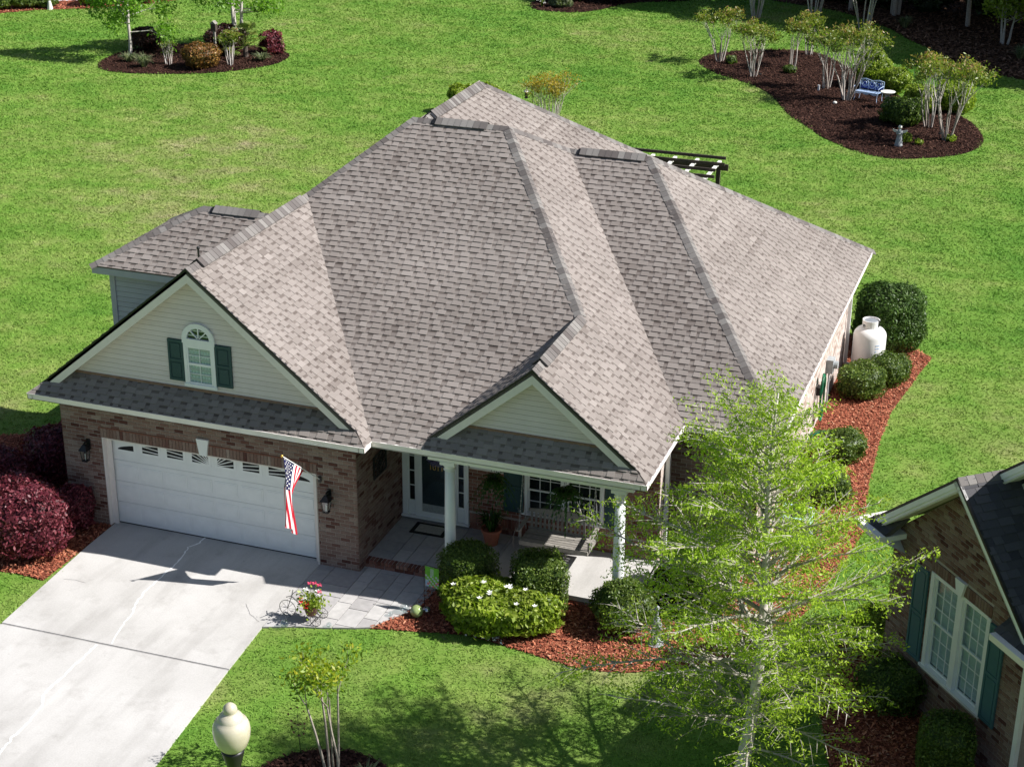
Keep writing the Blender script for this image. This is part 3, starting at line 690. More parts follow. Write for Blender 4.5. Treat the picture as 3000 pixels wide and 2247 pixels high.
# mortar bodies of the walls, cut round the openings
gw = MB()
gw.box(-.94, -.0, 0, .24, 0, wt); gw.box(4.88, 5.76, 0, .24, 0, wt); gw.box(-.0, 4.88, 0, .24, DZ, wt); gw.box(5.5, 5.76, .24, 2.2, 0, wt); gw.box(-.94, -.7, .24, 17.4, 0, wt)
garage_wall = gw.build('garage_wall', 'mortar', house)
bk = brick_wall(None, front, [[(-.94, .01), (5.76, .01), (5.76, 2.93), (-.94, 2.93)]], [(-.02, 4.90, 0, DZ+.24)])
soldier(front, -.02, 4.90, DZ+.012, DZ+.215, bk)
for i in range(24): pass
emit(bk, 'brick', 'brick', garage_wall, 'bricks')
hb = MB(); hb.box(-.05, 4.93, -.022, 0, DZ+.222, DZ+.245); hb.build('brick_ledge', 'redbrick', garage_wall)
bk = brick_wall(None, side, [[(-.0, .01), (2.2, .01), (2.2, 2.93), (-.0, 2.93)]])
bk2 = brick_wall(None, lside, [[(-12, .01), (0, .01), (0, 2.93), (-12, 2.93)]], bw=.42, bh=.154)
sw = MB().box(5.735, 5.759, .0, .01, 0, 2.9).build('porch_side_wall', 'mortar', house)
emit(bk+bk2, 'brick', 'brick', sw, 'bricks', limit=300)
pb = MB(); pb.box(5.76, 5.80, 2.2, 2.4, .0, wt); pb.box(7.25, 8.5, 2.2, 2.4, 0, wt); pb.box(10.2, 11.33, 2.2, 2.4, 0, wt); pb.box(8.5, 10.2, 2.2, 2.4, 0, .80); pb.box(8.5, 10.2, 2.2, 2.4, 1.90, wt); pb.box(5.8, 7.25, 2.2, 2.4, 0, .25); pb.box(5.8, 7.25, 2.2, 2.4, 2.5, wt); pb.box(11.09, 11.33, 2.4, 3.05, 0, wt)
porch_wall = pb.build('porch_wall', 'mortar', house)
bk = brick_wall(None, back, [[(5.76, .62), (11.33, .62), (11.33, 2.93), (5.76, 2.93)]], [(5.8, 7.25, 0, 2.5), (8.5, 10.2, .8, 1.9)])
soldier(back, 5.78, 8.9, .22, .30, bk, .067); soldier(back, 7.3, 11.3, .36, .56, bk)
bk = brick_wall(None, back, [[(5.76, .205), (11.33, .205), (11.33, .35), (5.76, .35)]], [(5.76, 7.3, 0, .4)], collect=bk)
emit(brick_wall(None, pr, [[(0, .01), (.85, .01), (.85, 2.93), (0, 2.93)]]), 'brick', 'sunbrick', porch_wall, 'bricks', limit=60)
emit(bk, 'brick', 'redbrick', porch_wall, 'bricks', limit=240)
ww = MB(); ww.box(11.33, 13.12, 3.05, 3.3, 0, wt); ww.box(12.88, 13.12, 3.3, 14.5, 0, wt); ww.box(9.0, 12.88, 14.3, 14.5, 0, wt)
wing_wall = ww.build('wing_wall', 'mortar', house)
bk = brick_wall(None, wing, [[(11.33, .01), (13.12, .01), (13.12, 2.93), (11.33, 2.93)]])
emit(bk, 'brick', 'brick', wing_wall, 'bricks', limit=260)
rw = MB().box(13.115, 13.121, 3.05, 14.45, 0, 2.9).build('side_wall', 'mortar', house)
emit(brick_wall(None, rside, [[(0, .01), (11.4, .01), (11.4, 2.93), (0, 2.93)]]), 'brick', 'sunbrick', rw, 'bricks')
MB().box(-.7, 9.0, 17.2, 17.4, 0, wt).build('back_wall', 'mortar', house)
# column of corner trims
MB().box(13.10, 13.16, 14.42, 14.54, 0, wt).build('corner_trim', 'white', house)

# siding
def siding(pl, poly, e, mat, name='siding_board', parent=None, hi=.020):
    vmin = min(b for a, b in poly); vmax = max(b for a, b in poly); umin = min(a for a, b in poly); umax = max(a for a, b in poly); v = vmin
    body = MB(); pl.poly(body, poly, -.12, -.004); w = body.build('gable_wall', 'joint', parent)  # dark backing shows between boards, standing in for the shadow under each lap
    while v < vmax-.02:
        c = clip_convex([(umin-1, v), (umax+1, v), (umax+1, v+e-.013), (umin-1, v+e-.013)], poly)
        if c:
            V, F, t_ = tile_piece(pl, c, v, e, .001, hi, -.003, random.random()); MB().add(V, F, t_).build(name, mat, w)
        v += e
    return w
g1 = [(XL+.68, 3.5), (XG-.70, 3.5), (XM, ZG-.13)]
siding(front, g1, .105, 'siding', parent=house)
g2p = Pl((0, .27, 0), X, Z, (0, -1, 0))
siding(g2p, [(XPG-1.64, 3.5), (XPG+1.64, 3.5), (XPG, ZPG-.12)], .105, 'siding', parent=house)
bmp = Pl((0, 2.32, 0), X, Z, (0, -1, 0)); siding(bmp, [(-.94, 2.9), (1.15, 4.6), (1.15, 4.9), (-.94, 4.9)], .115, 'siding_g', parent=house)
bml = Pl((-.945, 2.32, 0), (0, -1, 0), Z, (-1, 0, 0)); siding(bml, [(-2.92, 2.9), (0, 2.9), (0, 4.9), (-2.92, 4.9)], .115, 'siding_g', parent=house)
MB().box(-.985, -.86, 2.285, 2.315, 2.95, 4.9).box(-.985, -.955, 2.315, 2.42, 2.95, 4.9).build('corner_trim', 'siding_g', house)
MB().box(-1.26, DXE, 2.07, 2.10, 4.82, DZE-.03).box(-1.26, -1.23, 2.10, 5.47, 4.82, DZE-.03).build('fascia', 'siding_g', house)
MB().box(-1.23, DXE, 2.10, 2.33, 4.85, 4.87).box(-1.23, -.95, 2.33, 5.4, 4.85, 4.87).build('soffit', 'soffit', house)
# flashing strips
MB().box(XL+.62, XG-.62, -.035, -.005, 3.47, 3.53).build('flashing', 'flash', house)
MB().box(XPG-1.70, XPG+1.70, .235, .265, 3.47, 3.53).build('flashing', 'flash', house)
# rakes: board, soffit, black drip edge
def rake(lo, hi, yf, yw):
    lo = Vector(lo); hi = Vector(hi); d = (hi-lo).normalized(); n_ = Vector((-d.z, 0, d.x)); n_ = n_ if n_.z > 0 else -n_; kz = 1/n_.z; sh_ = .003 if lo.x > hi.x else 0
    def pr(a, b, y0, y1, nm, mt):
        P = [lo-n_*a, hi-Vector((0, 0, a*kz)), hi-Vector((0, 0, b*kz)), lo-n_*b]; MB().prism([p+Vector((0, y0+sh_, 0)) for p in P], (0, y1-y0, 0)).build(nm, mt, house)
    pr(.03, .22, yf, yf+.03, 'rake_board', 'trim'); pr(.19, .21, yf+.034, yw, 'rake_soffit', 'soffit'); pr(-.004, .03, yf-.018, yf+.03, 'drip_edge', 'black')
rake((XL+.20, 0, ZE+.20*SL), (XM, 0, ZG), RK, 0); rake((XG-.24, 0, ZE+.24*S1), (XM, 0, ZG), RK, 0)
rake((XPG-2.05, 0, ZPG-2.05*S1), (XPG, 0, ZPG), RKP, .26); rake((XPG+2.05, 0, ZPG-2.05*S1), (XPG, 0, ZPG), RKP, .26)

# gable window
def shutter(pl, u0, u1, v0, v1, mat, parent=None):
    mb = MB(); pl.box(mb, u0, u1, v0, v1, .015, .035); sh_ = mb.build('shutter', mat, parent or house)
    w = .055
    for a, b in ((v0+w, (v0+v1)/2-.03), ((v0+v1)/2+.03, v1-w)):
        m2 = MB(); pl.box(m2, u0+w+.02, u1-w-.02, a+.03, b-.03, .035, .047); m2.build('shutter_panel', mat, sh_)
    m3 = MB()
    pl.box(m3, u0, u0+w*.8, v0, v1, .035, .052); pl.box(m3, u1-w*.8, u1, v0, v1, .035, .052)
    for v in (v0, (v0+v1)/2-.03, v1-.06): pl.box(m3, u0+w*.8, u1-w*.8, v, v+.055, .035, .050)
    m3.build('shutter_frame', mat, sh_)
def sash(pl, parent, u0, u1, v0, v1, cols, rows, d0, fr=.035, mun=.012, mat='white'):
    mb = MB(); d1 = d0+.03
    pl.box(mb, u0, u0+fr, v0, v1, d0, d1); pl.box(mb, u1-fr, u1, v0, v1, d0, d1); pl.box(mb, u0+fr, u1-fr, v0, v0+fr, d0, d1); pl.box(mb, u0+fr, u1-fr, v1-fr, v1, d0, d1)
    mb.build('sash', mat, parent)
    mu = MB(); W_ = (u1-u0-2*fr)/cols; H_ = (v1-v0-2*fr)/rows
    for i in range(1, cols): pl.box(mu, u0+fr+W_*i-mun/2, u0+fr+W_*i+mun/2, v0+fr, v1-fr, d0+.004, d0+.018)
    for i in range(1, rows): pl.box(mu, u0+fr, u1-fr, v0+fr+H_*i-mun/2, v0+fr+H_*i+mun/2, d0+.005, d0+.017)
    mu.build('muntin', mat, parent)
    for i in range(cols):
        for k in range(rows):
            pn = MB(); pl.box(pn, u0+fr+W_*i+mun/2, u0+fr+W_*(i+1)-mun/2, v0+fr+H_*k+mun/2, v0+fr+H_*(k+1)-mun/2, d0+.006, d0+.010); pn.build('pane', 'glass', parent)
wc = 2.462; hw = .345
win = MB()
front.box(win, wc-hw, wc-hw+.065, 3.60, 4.56, .016, .055); front.box(win, wc+hw-.065, wc+hw, 3.60, 4.56, .016, .055)
front.box(win, wc-hw-.02, wc+hw+.02, 3.575, 3.64, .016, .07); front.box(win, wc-hw-.015, wc+hw+.015, 4.50, 4.60, .016, .062); front.box(win, wc-hw+.065, wc+hw-.065, 4.44, 4.5, .016, .055)
gwn = win.build('window', 'white', house)
arc = MB(); K = 20
for i in range(K):
    a0 = PI*i/K; a1 = PI*(i+1)/K; q = [(wc+r*math.cos(a), 4.60+r*math.sin(a)*.93) for r, a in ((.25, a0), (.36, a0), (.36, a1), (.25, a1))]; front.poly(arc, q, .016, .06)
for a in (PI/4, PI/2, 3*PI/4):
    d_ = (math.cos(a), math.sin(a)*.93); nx, ny = -d_[1]*.011, d_[0]*.011
    front.poly(arc, [(wc+d_[0]*.03-nx, 4.6+d_[1]*.03-ny), (wc+d_[0]*.26-nx, 4.6+d_[1]*.26-ny), (wc+d_[0]*.26+nx, 4.6+d_[1]*.26+ny), (wc+d_[0]*.03+nx, 4.6+d_[1]*.03+ny)], .02, .045)
arc.build('arch_frame', 'white', gwn)
for i in range(4):
    a0 = PI*i/4; ps = [(wc, 4.605)]+[(wc+.25*math.cos(a0+PI/4*k/4), 4.605+.23*math.sin(a0+PI/4*k/4)) for k in range(5)]; m_ = MB(); front.poly(m_, ps, .018, .022); m_.build('pane', 'glass', gwn)
m_ = MB(); front.poly(m_, [(wc+.27*math.cos(PI*k/12), 4.6+.25*math.sin(PI*k/12)) for k in range(13)], .008, .015); m_.build('room', 'dark', gwn)
sash(front, gwn, wc-.28, wc+.28, 4.05, 4.44, 2, 2, .018); sash(front, gwn, wc-.28, wc+.28, 3.64, 4.07, 2, 2, .030-.014)
cu = MB()
for i in range(28):
    a = wc-.27+.54*i/28; cu.add([front.P(a, 3.66, .010+.002*math.sin(i*1.7)), front.P(a+.0195, 3.66, .010+.002*math.sin(i*1.7+1.7)), front.P(a+.0195, 4.42, .010+.002*math.sin(i*1.7+1.7)), front.P(a, 4.42, .010+.002*math.sin(i*1.7))], [(0, 1, 2, 3)], .35+.65*abs(math.sin(i*.9+.4*math.sin(i*.33))))
cu.build('curtain', 'curtain', gwn)
shutter(front, wc-.345-.355, wc-.355, 3.66, 4.54, 'shutter'); shutter(front, wc+.355, wc+.345+.36, 3.66, 4.54, 'shutter')

# keystone
MB().prism([(2.31, 0, 2.07), (2.47, 0, 2.07), (2.53, 0, 2.43), (2.25, 0, 2.43)], (0, -.06, 0)).build('keystone', 'white', house)
# garage door, recessed
yd = .20; gp = Pl((0, yd, 0), X, Z, (0, -1, 0))
j_ = MB(); j_.box(.0, .025, -.012, yd+.05, .03, DZ); j_.box(.025, .14, .10, .13, .03, DZ); j_.box(4.855, 4.88, -.012, yd+.05, .03, DZ); j_.box(4.76, 4.855, .10, .13, .03, DZ-.0); j_.box(.0, 4.88, -.0, yd, DZ-.012, DZ+.012); j_.box(.14, 4.76, .10, .13, DZ-.08, DZ-.012)
gd = MB(); gp.box(gd, .1, 4.8, .035, DZ-.02, -.05, .0)
gdoor = gd.build('garage_door', 'white', house); j_.build('jamb', 'trim', house)
m_ = MB(); gp.box(m_, .1, 4.8, .028, .05, -.01, .02); m_.build('door_seal', 'black', gdoor)
rowz = [.045, .535, 1.025, 1.515, 2.03]
for r_ in range(4):
    m_ = MB(); gp.box(m_, .105, 4.795, rowz[r_]+.004, rowz[r_+1]-.005, 0, .014); sec = m_.build('door_section', 'white', gdoor)
    if r_ < 3:
        for i in range(8):
            a = .165+i*.582; m_ = MB(); gp.box(m_, a, a+.50, rowz[r_]+.10, rowz[r_+1]-.10, .014, .021, .8); gp.box(m_, a+.03, a+.47, rowz[r_]+.13, rowz[r_+1]-.13, .021, .027, .8); m_.build('door_panel', 'white', sec)
    else:
        for i in range(8):
            a = .19+i*.582; rect = [(a+.05, 1.765), (a+.42, 1.765), (a+.42, 1.965), (a+.05, 1.965)]
            m_ = MB(); gp.box(m_, a-.01, a+.48, 1.715, 2.0, .014, .019, .9); m_.build('window_surround', 'white', sec)
            ell = [(2.44+2.22*math.cos(PI*k/24), 1.755+.235*math.sin(PI*k/24)) for k in range(25)]
            c = clip_convex(rect, ell)
            if c: m_ = MB(); gp.poly(m_, c, .019, .0215, .3); m_.build('pane', 'doorpane' if 'doorpane' in MT else 'dark', sec)
            rays = MB()
            def bar2(x0, z0, x1, z1, wd=.010):
                L_ = math.hypot(x1-x0, z1-z0); nx, ny = -(z1-z0)/L_*wd, (x1-x0)/L_*wd
                b_ = [(x0-nx, z0-ny), (x1-nx, z1-ny), (x1+nx, z1+ny), (x0+nx, z0+ny)]; cc = clip_convex(b_, rect)
                if len(cc) > 2: gp.poly(rays, cc, .0215, .028, .9)
            if i in (3, 4):
                for q in range(1, 8): bar2(2.44, 1.735, 2.44+(-1 if i == 3 else 1)*math.cos(q*PI/16)*.9, 1.735+math.sin(q*PI/16)*.9)
            elif i not in (0, 7):
                xi, xo = (a+.44, a+.03) if i < 4 else (a+.03, a+.44)
                bar2(xi, 1.80, xo, 1.83); bar2(xi, 1.87, xo, 1.92)
            if rays.n: rays.build('sunburst_bar', 'white', sec)
# wall lanterns
def lantern(x, z):
    m_ = MB(); m_.box(x-.045, x+.045, -.03, -.012, z+.02, z+.24); l_ = m_.build('wall_lantern', 'black', house)
    c = MB(); c.bar((x, -.03, z+.2), (x, -.15, z+.2), .03, .03); c.add([(x-.1, -.27, z+.06), (x+.1, -.27, z+.06), (x+.1, -.07, z+.06), (x-.1, -.07, z+.06), (x-.035, -.20, z+.17), (x+.035, -.20, z+.17), (x+.035, -.13, z+.17), (x-.035, -.13, z+.17)], [(0, 1, 5, 4), (1, 2, 6, 5), (2, 3, 7, 6), (3, 0, 4, 7), (4, 5, 6, 7), (3, 2, 1, 0)]); c.bar((x, -.165, z+.17), (x, -.165, z+.21), .03, .03); c.build('lantern_cap', 'black', l_)
    f_ = MB()
    for sx in (-1, 1):
        for sy in (-1, 1): f_.bar((x+sx*.075, -.17+sy*.075, z+.06), (x+sx*.05, -.17+sy*.05, z-.18), .012, .012)
    f_.box(x-.06, x+.06, -.23, -.11, z-.2, z-.18); f_.build('lantern_frame', 'black', l_)
    g_ = MB(); g_.add([(x-.07, -.24, z+.055), (x+.07, -.24, z+.055), (x+.07, -.1, z+.055), (x-.07, -.1, z+.055), (x-.045, -.215, z-.18), (x+.045, -.215, z-.18), (x+.045, -.125, z-.18), (x-.045, -.125, z-.18)], [(0, 4, 5, 1), (1, 5, 6, 2), (2, 6, 7, 3), (3, 7, 4, 0)]); g_.build('lantern_glass', 'orbglass', l_)
    MB().tube([(x, -.17, z-.17), (x, -.17, z-.03)], .018).build('bulb', 'stone_w', l_)
lantern(-.33, 1.75); lantern(5.16, 1.55)

# porch: beam, columns, door, window
MB().box(7.2, 11.33, .18, .36, 2.70, 2.93).build('porch_beam', 'white', house)
MB().box(5.76, 7.2, .18, .36, 2.76, 2.93).build('porch_beam', 'white', house)
def column(x, y):
    c = MB().lathe([(.105, .30), (.112, .8), (.108, 1.4), (.095, 2.48)], 20, (x, y, 0)); co = c.build('column', 'white', house, smooth=True)
    b = MB(); b.box(x-.15, x+.15, y-.15, y+.15, .2, .25); b.build('column_base', 'white', co); MB().lathe([(.145, .25), (.15, .27), (.14, .295), (.118, .30), (.116, .325)], 20, (x, y, 0)).build('column_torus', 'white', co, smooth=True)
    MB().lathe([(.10, 2.48), (.125, 2.50), (.10, 2.52), (.11, 2.56), (.14, 2.6), (.14, 2.63)], 20, (x, y, 0)).build('column_capital', 'white', co, smooth=True); MB().box(x-.15, x+.15, y-.15, y+.15, 2.63, 2.70).build('column_abacus', 'white', co)
column(7.60, .32); column(11.04, .32)
dp = Pl((0, 2.2, 0), X, Z, (0, -1, 0))
dt = MB()
for a, b in ((5.80, 5.92), (6.10, 6.19), (6.93, 7.02), (7.20, 7.28)): dp.box(dt, a, b, .30, 2.5, -.02, .04)
dp.box(dt, 5.92, 7.2, 2.38, 2.5, -.02, .035); dp.box(dt, 5.78, 7.30, .26, .30, -.05, .09); dp.box(dt, 6.19, 6.93, .30, .37, -.02, .03)
fd = dt.build('door_frame', 'white', house)
m_ = MB(); dp.box(m_, 6.20, 6.92, .37, 2.38, -.03, .01); door = m_.build('front_door', 'door', house)
m_ = MB()
for a, b in ((6.19, 6.235), (6.885, 6.93)): dp.box(m_, a, b, .37, 2.38, .01, .03)
dp.box(m_, 6.235, 6.885, .37, .42, .01, .03); m_.build('storm_frame', 'white', door)
m_ = MB(); dp.box(m_, 6.235, 6.885, .42, .60, .012, .022); m_.build('kick_plate', 'stone', door)
m_ = MB(); dp.box(m_, 6.24, 6.88, .60, 2.36, .014, .018); m_.build('storm_glass', 'glass', door)
m_ = MB(); m_.tube([(6.84, 2.13, 1.3), (6.84, 2.13, 1.42)], .012); m_.build('door_handle', 'steel', door)
def text(body, size, pl, u, v, d, mat, parent, name):
    cu_ = bpy.data.curves.new(name, 'FONT'); cu_.body = body; cu_.size = size; cu_.align_x = 'CENTER'; cu_.extrude = .002
    to = bpy.data.objects.new(name, cu_); COL.objects.link(to); bpy.context.view_layer.update()
    me = bpy.data.meshes.new_from_object(to.evaluated_get(bpy.context.evaluated_depsgraph_get())); bpy.data.objects.remove(to)
    V = np.array([tuple(v_.co) for v_ in me.vertices]); W3 = pl.O+np.outer(V[:, 0]+u, pl.u)+np.outer(V[:, 1]+v, pl.v)+np.outer(V[:, 2]+d, pl.n)
    for i, v_ in enumerate(me.vertices): v_.co = W3[i]
    me.materials.clear(); me.materials.append(MT[mat]); ob = bpy.data.objects.new(name, me); COL.objects.link(ob); ob.parent = parent; return ob
text('1011', .17, dp, 6.56, 1.42, .022, 'brass', door, 'house_number')
for a, b in ((5.92, 6.10), (7.02, 7.20)):
    m_ = MB(); dp.box(m_, a, b, .30, .62, -.03, .005); dp.box(m_, a+.03, b-.03, .36, .58, .005, .015); slm = m_.build('sidelight', 'white', house)
    sash(dp, slm, a, b, .62, 2.38, 1, 5, -.01, fr=.03, mun=.02); m_ = MB(); dp.box(m_, a, b, .62, 2.38, -.10, -.08); m_.build('room', 'dark', slm)
wn = MB(); dp.box(wn, 8.50, 8.57, .80, 1.90, -.03, .03); dp.box(wn, 10.13, 10.2, .80, 1.90, -.03, .03); dp.box(wn, 9.30, 9.42, .80, 1.90, -.03, .03); dp.box(wn, 8.57, 9.30, 1.84, 1.90, -.03, .03); dp.box(wn, 9.42, 10.13, 1.84, 1.90, -.03, .03); dp.box(wn, 8.45, 10.25, .76, .80, -.03, .06)
wno = wn.build('window', 'white', house)
for a, b in ((8.57, 9.30), (9.42, 10.13)):
    sash(dp, wno, a, b, 1.32, 1.84, 3, 2, -.02, fr=.03); sash(dp, wno, a, b, .80, 1.34, 3, 2, -.045, fr=.03)
m_ = MB(); dp.box(m_, 8.5, 10.2, .8, 1.9, -.16, -.14); m_.build('room', 'dark', wno)
shutter(dp, 8.06, 8.48, .78, 1.92, 'shutter'); shutter(dp, 10.22, 10.62, .78, 1.92, 'shutter')
# downspouts
def downspout(x, y, z0, z1):
    m_ = MB().box(x-.04, x+.04, y-.035, y+.035, z0, z1); m_.bar((x, y, z0+.02), (x+.25, y-.02, .06), .07, .06); return m_.build('downspout', 'white', house)
downspout(11.40, 2.5, .1, 2.93); downspout(13.20, 14.2, .1, 2.93); downspout(13.20, 3.35, .1, 2.93)
# meter box on the side wall
mt_ = MB().box(13.13, 13.30, 11.2, 11.5, 1.0, 1.35); mt_.tube([(13.3, 11.35, 1.2), (13.40, 11.35, 1.2)], .10, 12); mo = mt_.build('electric_meter', 'stone', house); MB().tube([(13.2, 11.35, .0), (13.2, 11.35, 1.0)], .025).build('conduit', 'stone', mo)

# ---------------------------------------------------------------- foliage helpers
def leaf_quads(mb, C_, size, tones, nrm=None, flat=.0, asp=.55, jit=.6):
    n = len(C_)
    d = RNG.normal(0, 1, (n, 3)); d /= np.linalg.norm(d, axis=1)[:, None]
    if nrm is not None:
        d = d*jit+nrm; d /= np.linalg.norm(d, axis=1)[:, None]+1e-9
    r = RNG.normal(0, 1, (n, 3)); u = np.cross(d, r); u /= np.linalg.norm(u, axis=1)[:, None]+1e-9; v = np.cross(d, u)
    s_ = (size*RNG.uniform(.65, 1.35, n))[:, None]
    a = u*s_; b = v*s_*asp
    mb.quads(np.stack([C_-a, C_-b*.9+a*.1, C_+a, C_+b*.9+a*.1], 1), tones)
def mound(name, x, y, r, h, mat, label, cat='shrub', group=None, n=3200, leaf=.035, shape=2.3, ry=None, lumps=.11, z0=.02, stems='bark_b', tones=(2.2, 2.2), wcore=.88, under=.75):
    """a clipped or rounded shrub: leafy shell with depth, dense heart, stems at the base"""
    ry = ry or r; t_ = thing(name, label, cat, (x, y, 0), random.uniform(0, 6), group)
    d = RNG.normal(0, 1, (n, 3)); d /= np.linalg.norm(d, axis=1)[:, None]; d[:, 2] = np.where(d[:, 2] < -under, -d[:, 2], d[:, 2])
    k = (np.abs(d[:, 0])**shape+np.abs(d[:, 1])**shape+np.abs(d[:, 2])**shape)**(-1/shape)
    ph = RNG.uniform(0, 6, 6)
    lump = 1+lumps*(np.sin(d[:, 0]*5+ph[0])+np.sin(d[:, 1]*6+ph[1])+np.sin(d[:, 2]*5+ph[2]))/1.5
    lump = lump+lumps*.35*(np.sin(d[:, 0]*13+ph[3])*np.sin(d[:, 1]*12+ph[4])+np.sin(d[:, 2]*14+ph[5]))
    dep = 1-np.abs(RNG.normal(0, .06, n)); so__ = RNG.uniform(0, 1, n) < .05; dep = np.where(so__, 1+np.abs(RNG.normal(0, .045, n)), dep); P = d*k[:, None]*(lump*dep)[:, None]
    C_ = P*np.array([r, ry, h/2])+np.array([0, 0, h/2+z0]); C_[:, 2] = np.maximum(C_[:, 2], .03)
    nr = d/np.array([r, ry, h/2]); nr /= np.linalg.norm(nr, axis=1)[:, None]
    fo = MB(); leaf_quads(fo, C_, leaf, RNG.beta(*tones, n), nr, jit=.9)
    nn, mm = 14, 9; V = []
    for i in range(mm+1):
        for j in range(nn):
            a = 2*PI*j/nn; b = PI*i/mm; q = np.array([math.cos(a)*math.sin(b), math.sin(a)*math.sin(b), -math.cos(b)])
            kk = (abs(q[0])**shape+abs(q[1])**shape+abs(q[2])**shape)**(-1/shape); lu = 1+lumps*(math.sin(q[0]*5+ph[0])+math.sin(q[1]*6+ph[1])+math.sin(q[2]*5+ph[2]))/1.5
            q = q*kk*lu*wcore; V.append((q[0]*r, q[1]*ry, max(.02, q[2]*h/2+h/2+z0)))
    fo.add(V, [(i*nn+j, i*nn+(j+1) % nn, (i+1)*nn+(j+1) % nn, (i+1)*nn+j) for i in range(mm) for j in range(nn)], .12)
    fo.build('foliage', mat, t_)
    st_ = MB()
    for _ in range(5):
        a = random.uniform(0, 2*PI); st_.tube([(math.cos(a)*r*.1, math.sin(a)*ry*.1, -.02), (math.cos(a)*r*.45, math.sin(a)*ry*.45, h*.45)], [.018, .008], 5)
    st_.build('stems', stems, t_); return t_
def grow(mb, p, d, L, r, depth, ends, spread=.45, seg=3, upb=.15, rmin=.004, ratio=.72, nb=2, tone=None, curve=.12):
    pts = [p]; dd = d.normalized(); rr = [r]
    for i in range(seg):
        dd = (dd+Vector((random.gauss(0, curve), random.gauss(0, curve), upb*.3))).normalized(); pts.append(pts[-1]+dd*(L/seg)); rr.append(r*(1-.35*(i+1)/seg))
    mb.tube(pts, rr, 5 if r > .012 else 4, random.random() if tone is None else tone, cap=False)
    if depth == 0 or r < rmin: ends.append((pts[-1], dd, pts[-2])); return
    if depth == 1: ends.append((pts[-1], dd, pts[-2]))
    for k in range(nb if random.random() > .2 else nb+1):
        a = random.uniform(0, 2*PI); perp = dd.orthogonal().normalized(); perp.rotate(Matrix.Rotation(a, 3, dd))
        nd = (dd+perp*spread*random.uniform(.6, 1.3)+Vector((0, 0, upb))).normalized()
        grow(mb, pts[-1], nd, L*ratio*random.uniform(.8, 1.15), rr[-1]*.72, depth-1, ends, spread, seg, upb, rmin, ratio, nb, tone, curve)
def crape(name, x, y, h, cw, mat, label, group=None, stems=6, n=1300, leaf=.06, bark='bark_w', depth=3, flat=.22, dx=0, lowleaf=0, rz=None, thick=1, base=.09, vert=.22, ratio=.52, lf=None):
    t_ = thing(name, label, 'tree', (x, y, 0), 0, group); tr_ = MB(); ends = []
    for i in range(stems):
        a = 2*PI*i/stems+random.uniform(-.4, .4); out = cw/2*random.uniform(.35, .95); top = Vector((math.cos(a)*out+dx, math.sin(a)*out, h*random.uniform(.85, .98)))
        p0 = Vector((math.cos(a)*base, math.sin(a)*base, -.03)); d0 = (top-p0); hh = d0.length; d0 = (d0.normalized()+Vector((0, 0, vert))).normalized()
        L0 = hh*(lf or (.50 if ratio < .55 else .42)); grow(tr_, p0, d0, L0, .026*thick*(h/2.6)**.5*random.uniform(.8, 1.2), depth, ends, spread=.30+.25*cw/h, upb=.10, ratio=ratio, curve=.06)
    tr_.build('trunk', bark, t_)
    E_ = np.array([tuple(e[0]) for e in ends]); E_[:, 2] = np.minimum(E_[:, 2], h)
    prev = np.array([tuple(e[2]) for e in ends])
    idx = RNG.integers(0, len(E_), n); f_ = RNG.uniform(0, 1.05, n)[:, None]
    C_ = E_[idx]*f_+prev[idx]*(1-f_)+RNG.normal(0, 1, (n, 3))*np.array([.11, .11, .075])*(h/2.6)
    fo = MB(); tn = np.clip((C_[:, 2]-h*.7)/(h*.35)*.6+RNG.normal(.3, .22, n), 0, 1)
    leaf_quads(fo, C_, leaf, tn, None, asp=.45); fo.build('crown', mat, t_); return t_
def leafy_tree(name, x, y, h, cw, mat, bark, label, group=None, r0=.09, first=.25, n=9000, leaf=.09, nbr=16, cat='tree', lean=(0, 0), droop=0, up0=.5, stems=1, clump=.22, top_taper=.8):
    t_ = thing(name, label, cat, (x, y, 0), 0, group); tr_ = MB(); ends = []
    for s_ in range(stems):
        ox = 0 if stems == 1 else math.cos(s_*2.3)*.18; oy = 0 if stems == 1 else math.sin(s_*2.3)*.18
        P = [Vector((ox+lean[0]*(k/8)+ox*2.2*(k/8)+random.gauss(0, .03)*h*.1, oy+lean[1]*(k/8)+oy*2*(k/8)+random.gauss(0, .03)*h*.1, h*k/8-.05*(k == 0))) for k in range(9)]
        tr_.tube(P, [r0*(1-.93*k/8) for k in range(9)], 8, .7)
        for i in range(nbr):
            f_ = first+(1-first)*((i+random.random())/nbr)**.9*.97; k = min(7, int(f_*8)); q = P[k].lerp(P[k+1], f_*8-k); a = i*2.4+random.uniform(-.4, .4)
            L = cw/2*(1-(f_-first)/(1-first)*top_taper)*random.uniform(.75, 1.1); d0 = Vector((math.cos(a), math.sin(a), up0-droop*(1-f_)))
            grow(tr_, q, d0, L*.5, r0*.38*(1-f_*.75), 2, ends, spread=.5, upb=.05, ratio=.62, nb=3, rmin=.001)
    tr_.build('trunk', bark, t_)
    E_ = np.array([tuple(e[0]) for e in ends]); prev = np.array([tuple(e[2]) for e in ends]); idx = RNG.integers(0, len(E_), n); f_ = RNG.uniform(-.4, 1.2, n)[:, None]
    C_ = E_[idx]*f_+prev[idx]*(1-f_)+RNG.normal(0, clump, (n, 3)); fo = MB(); leaf_quads(fo, C_, leaf, RNG.beta(2, 2, n), None); fo.build('crown', mat, t_); return t_

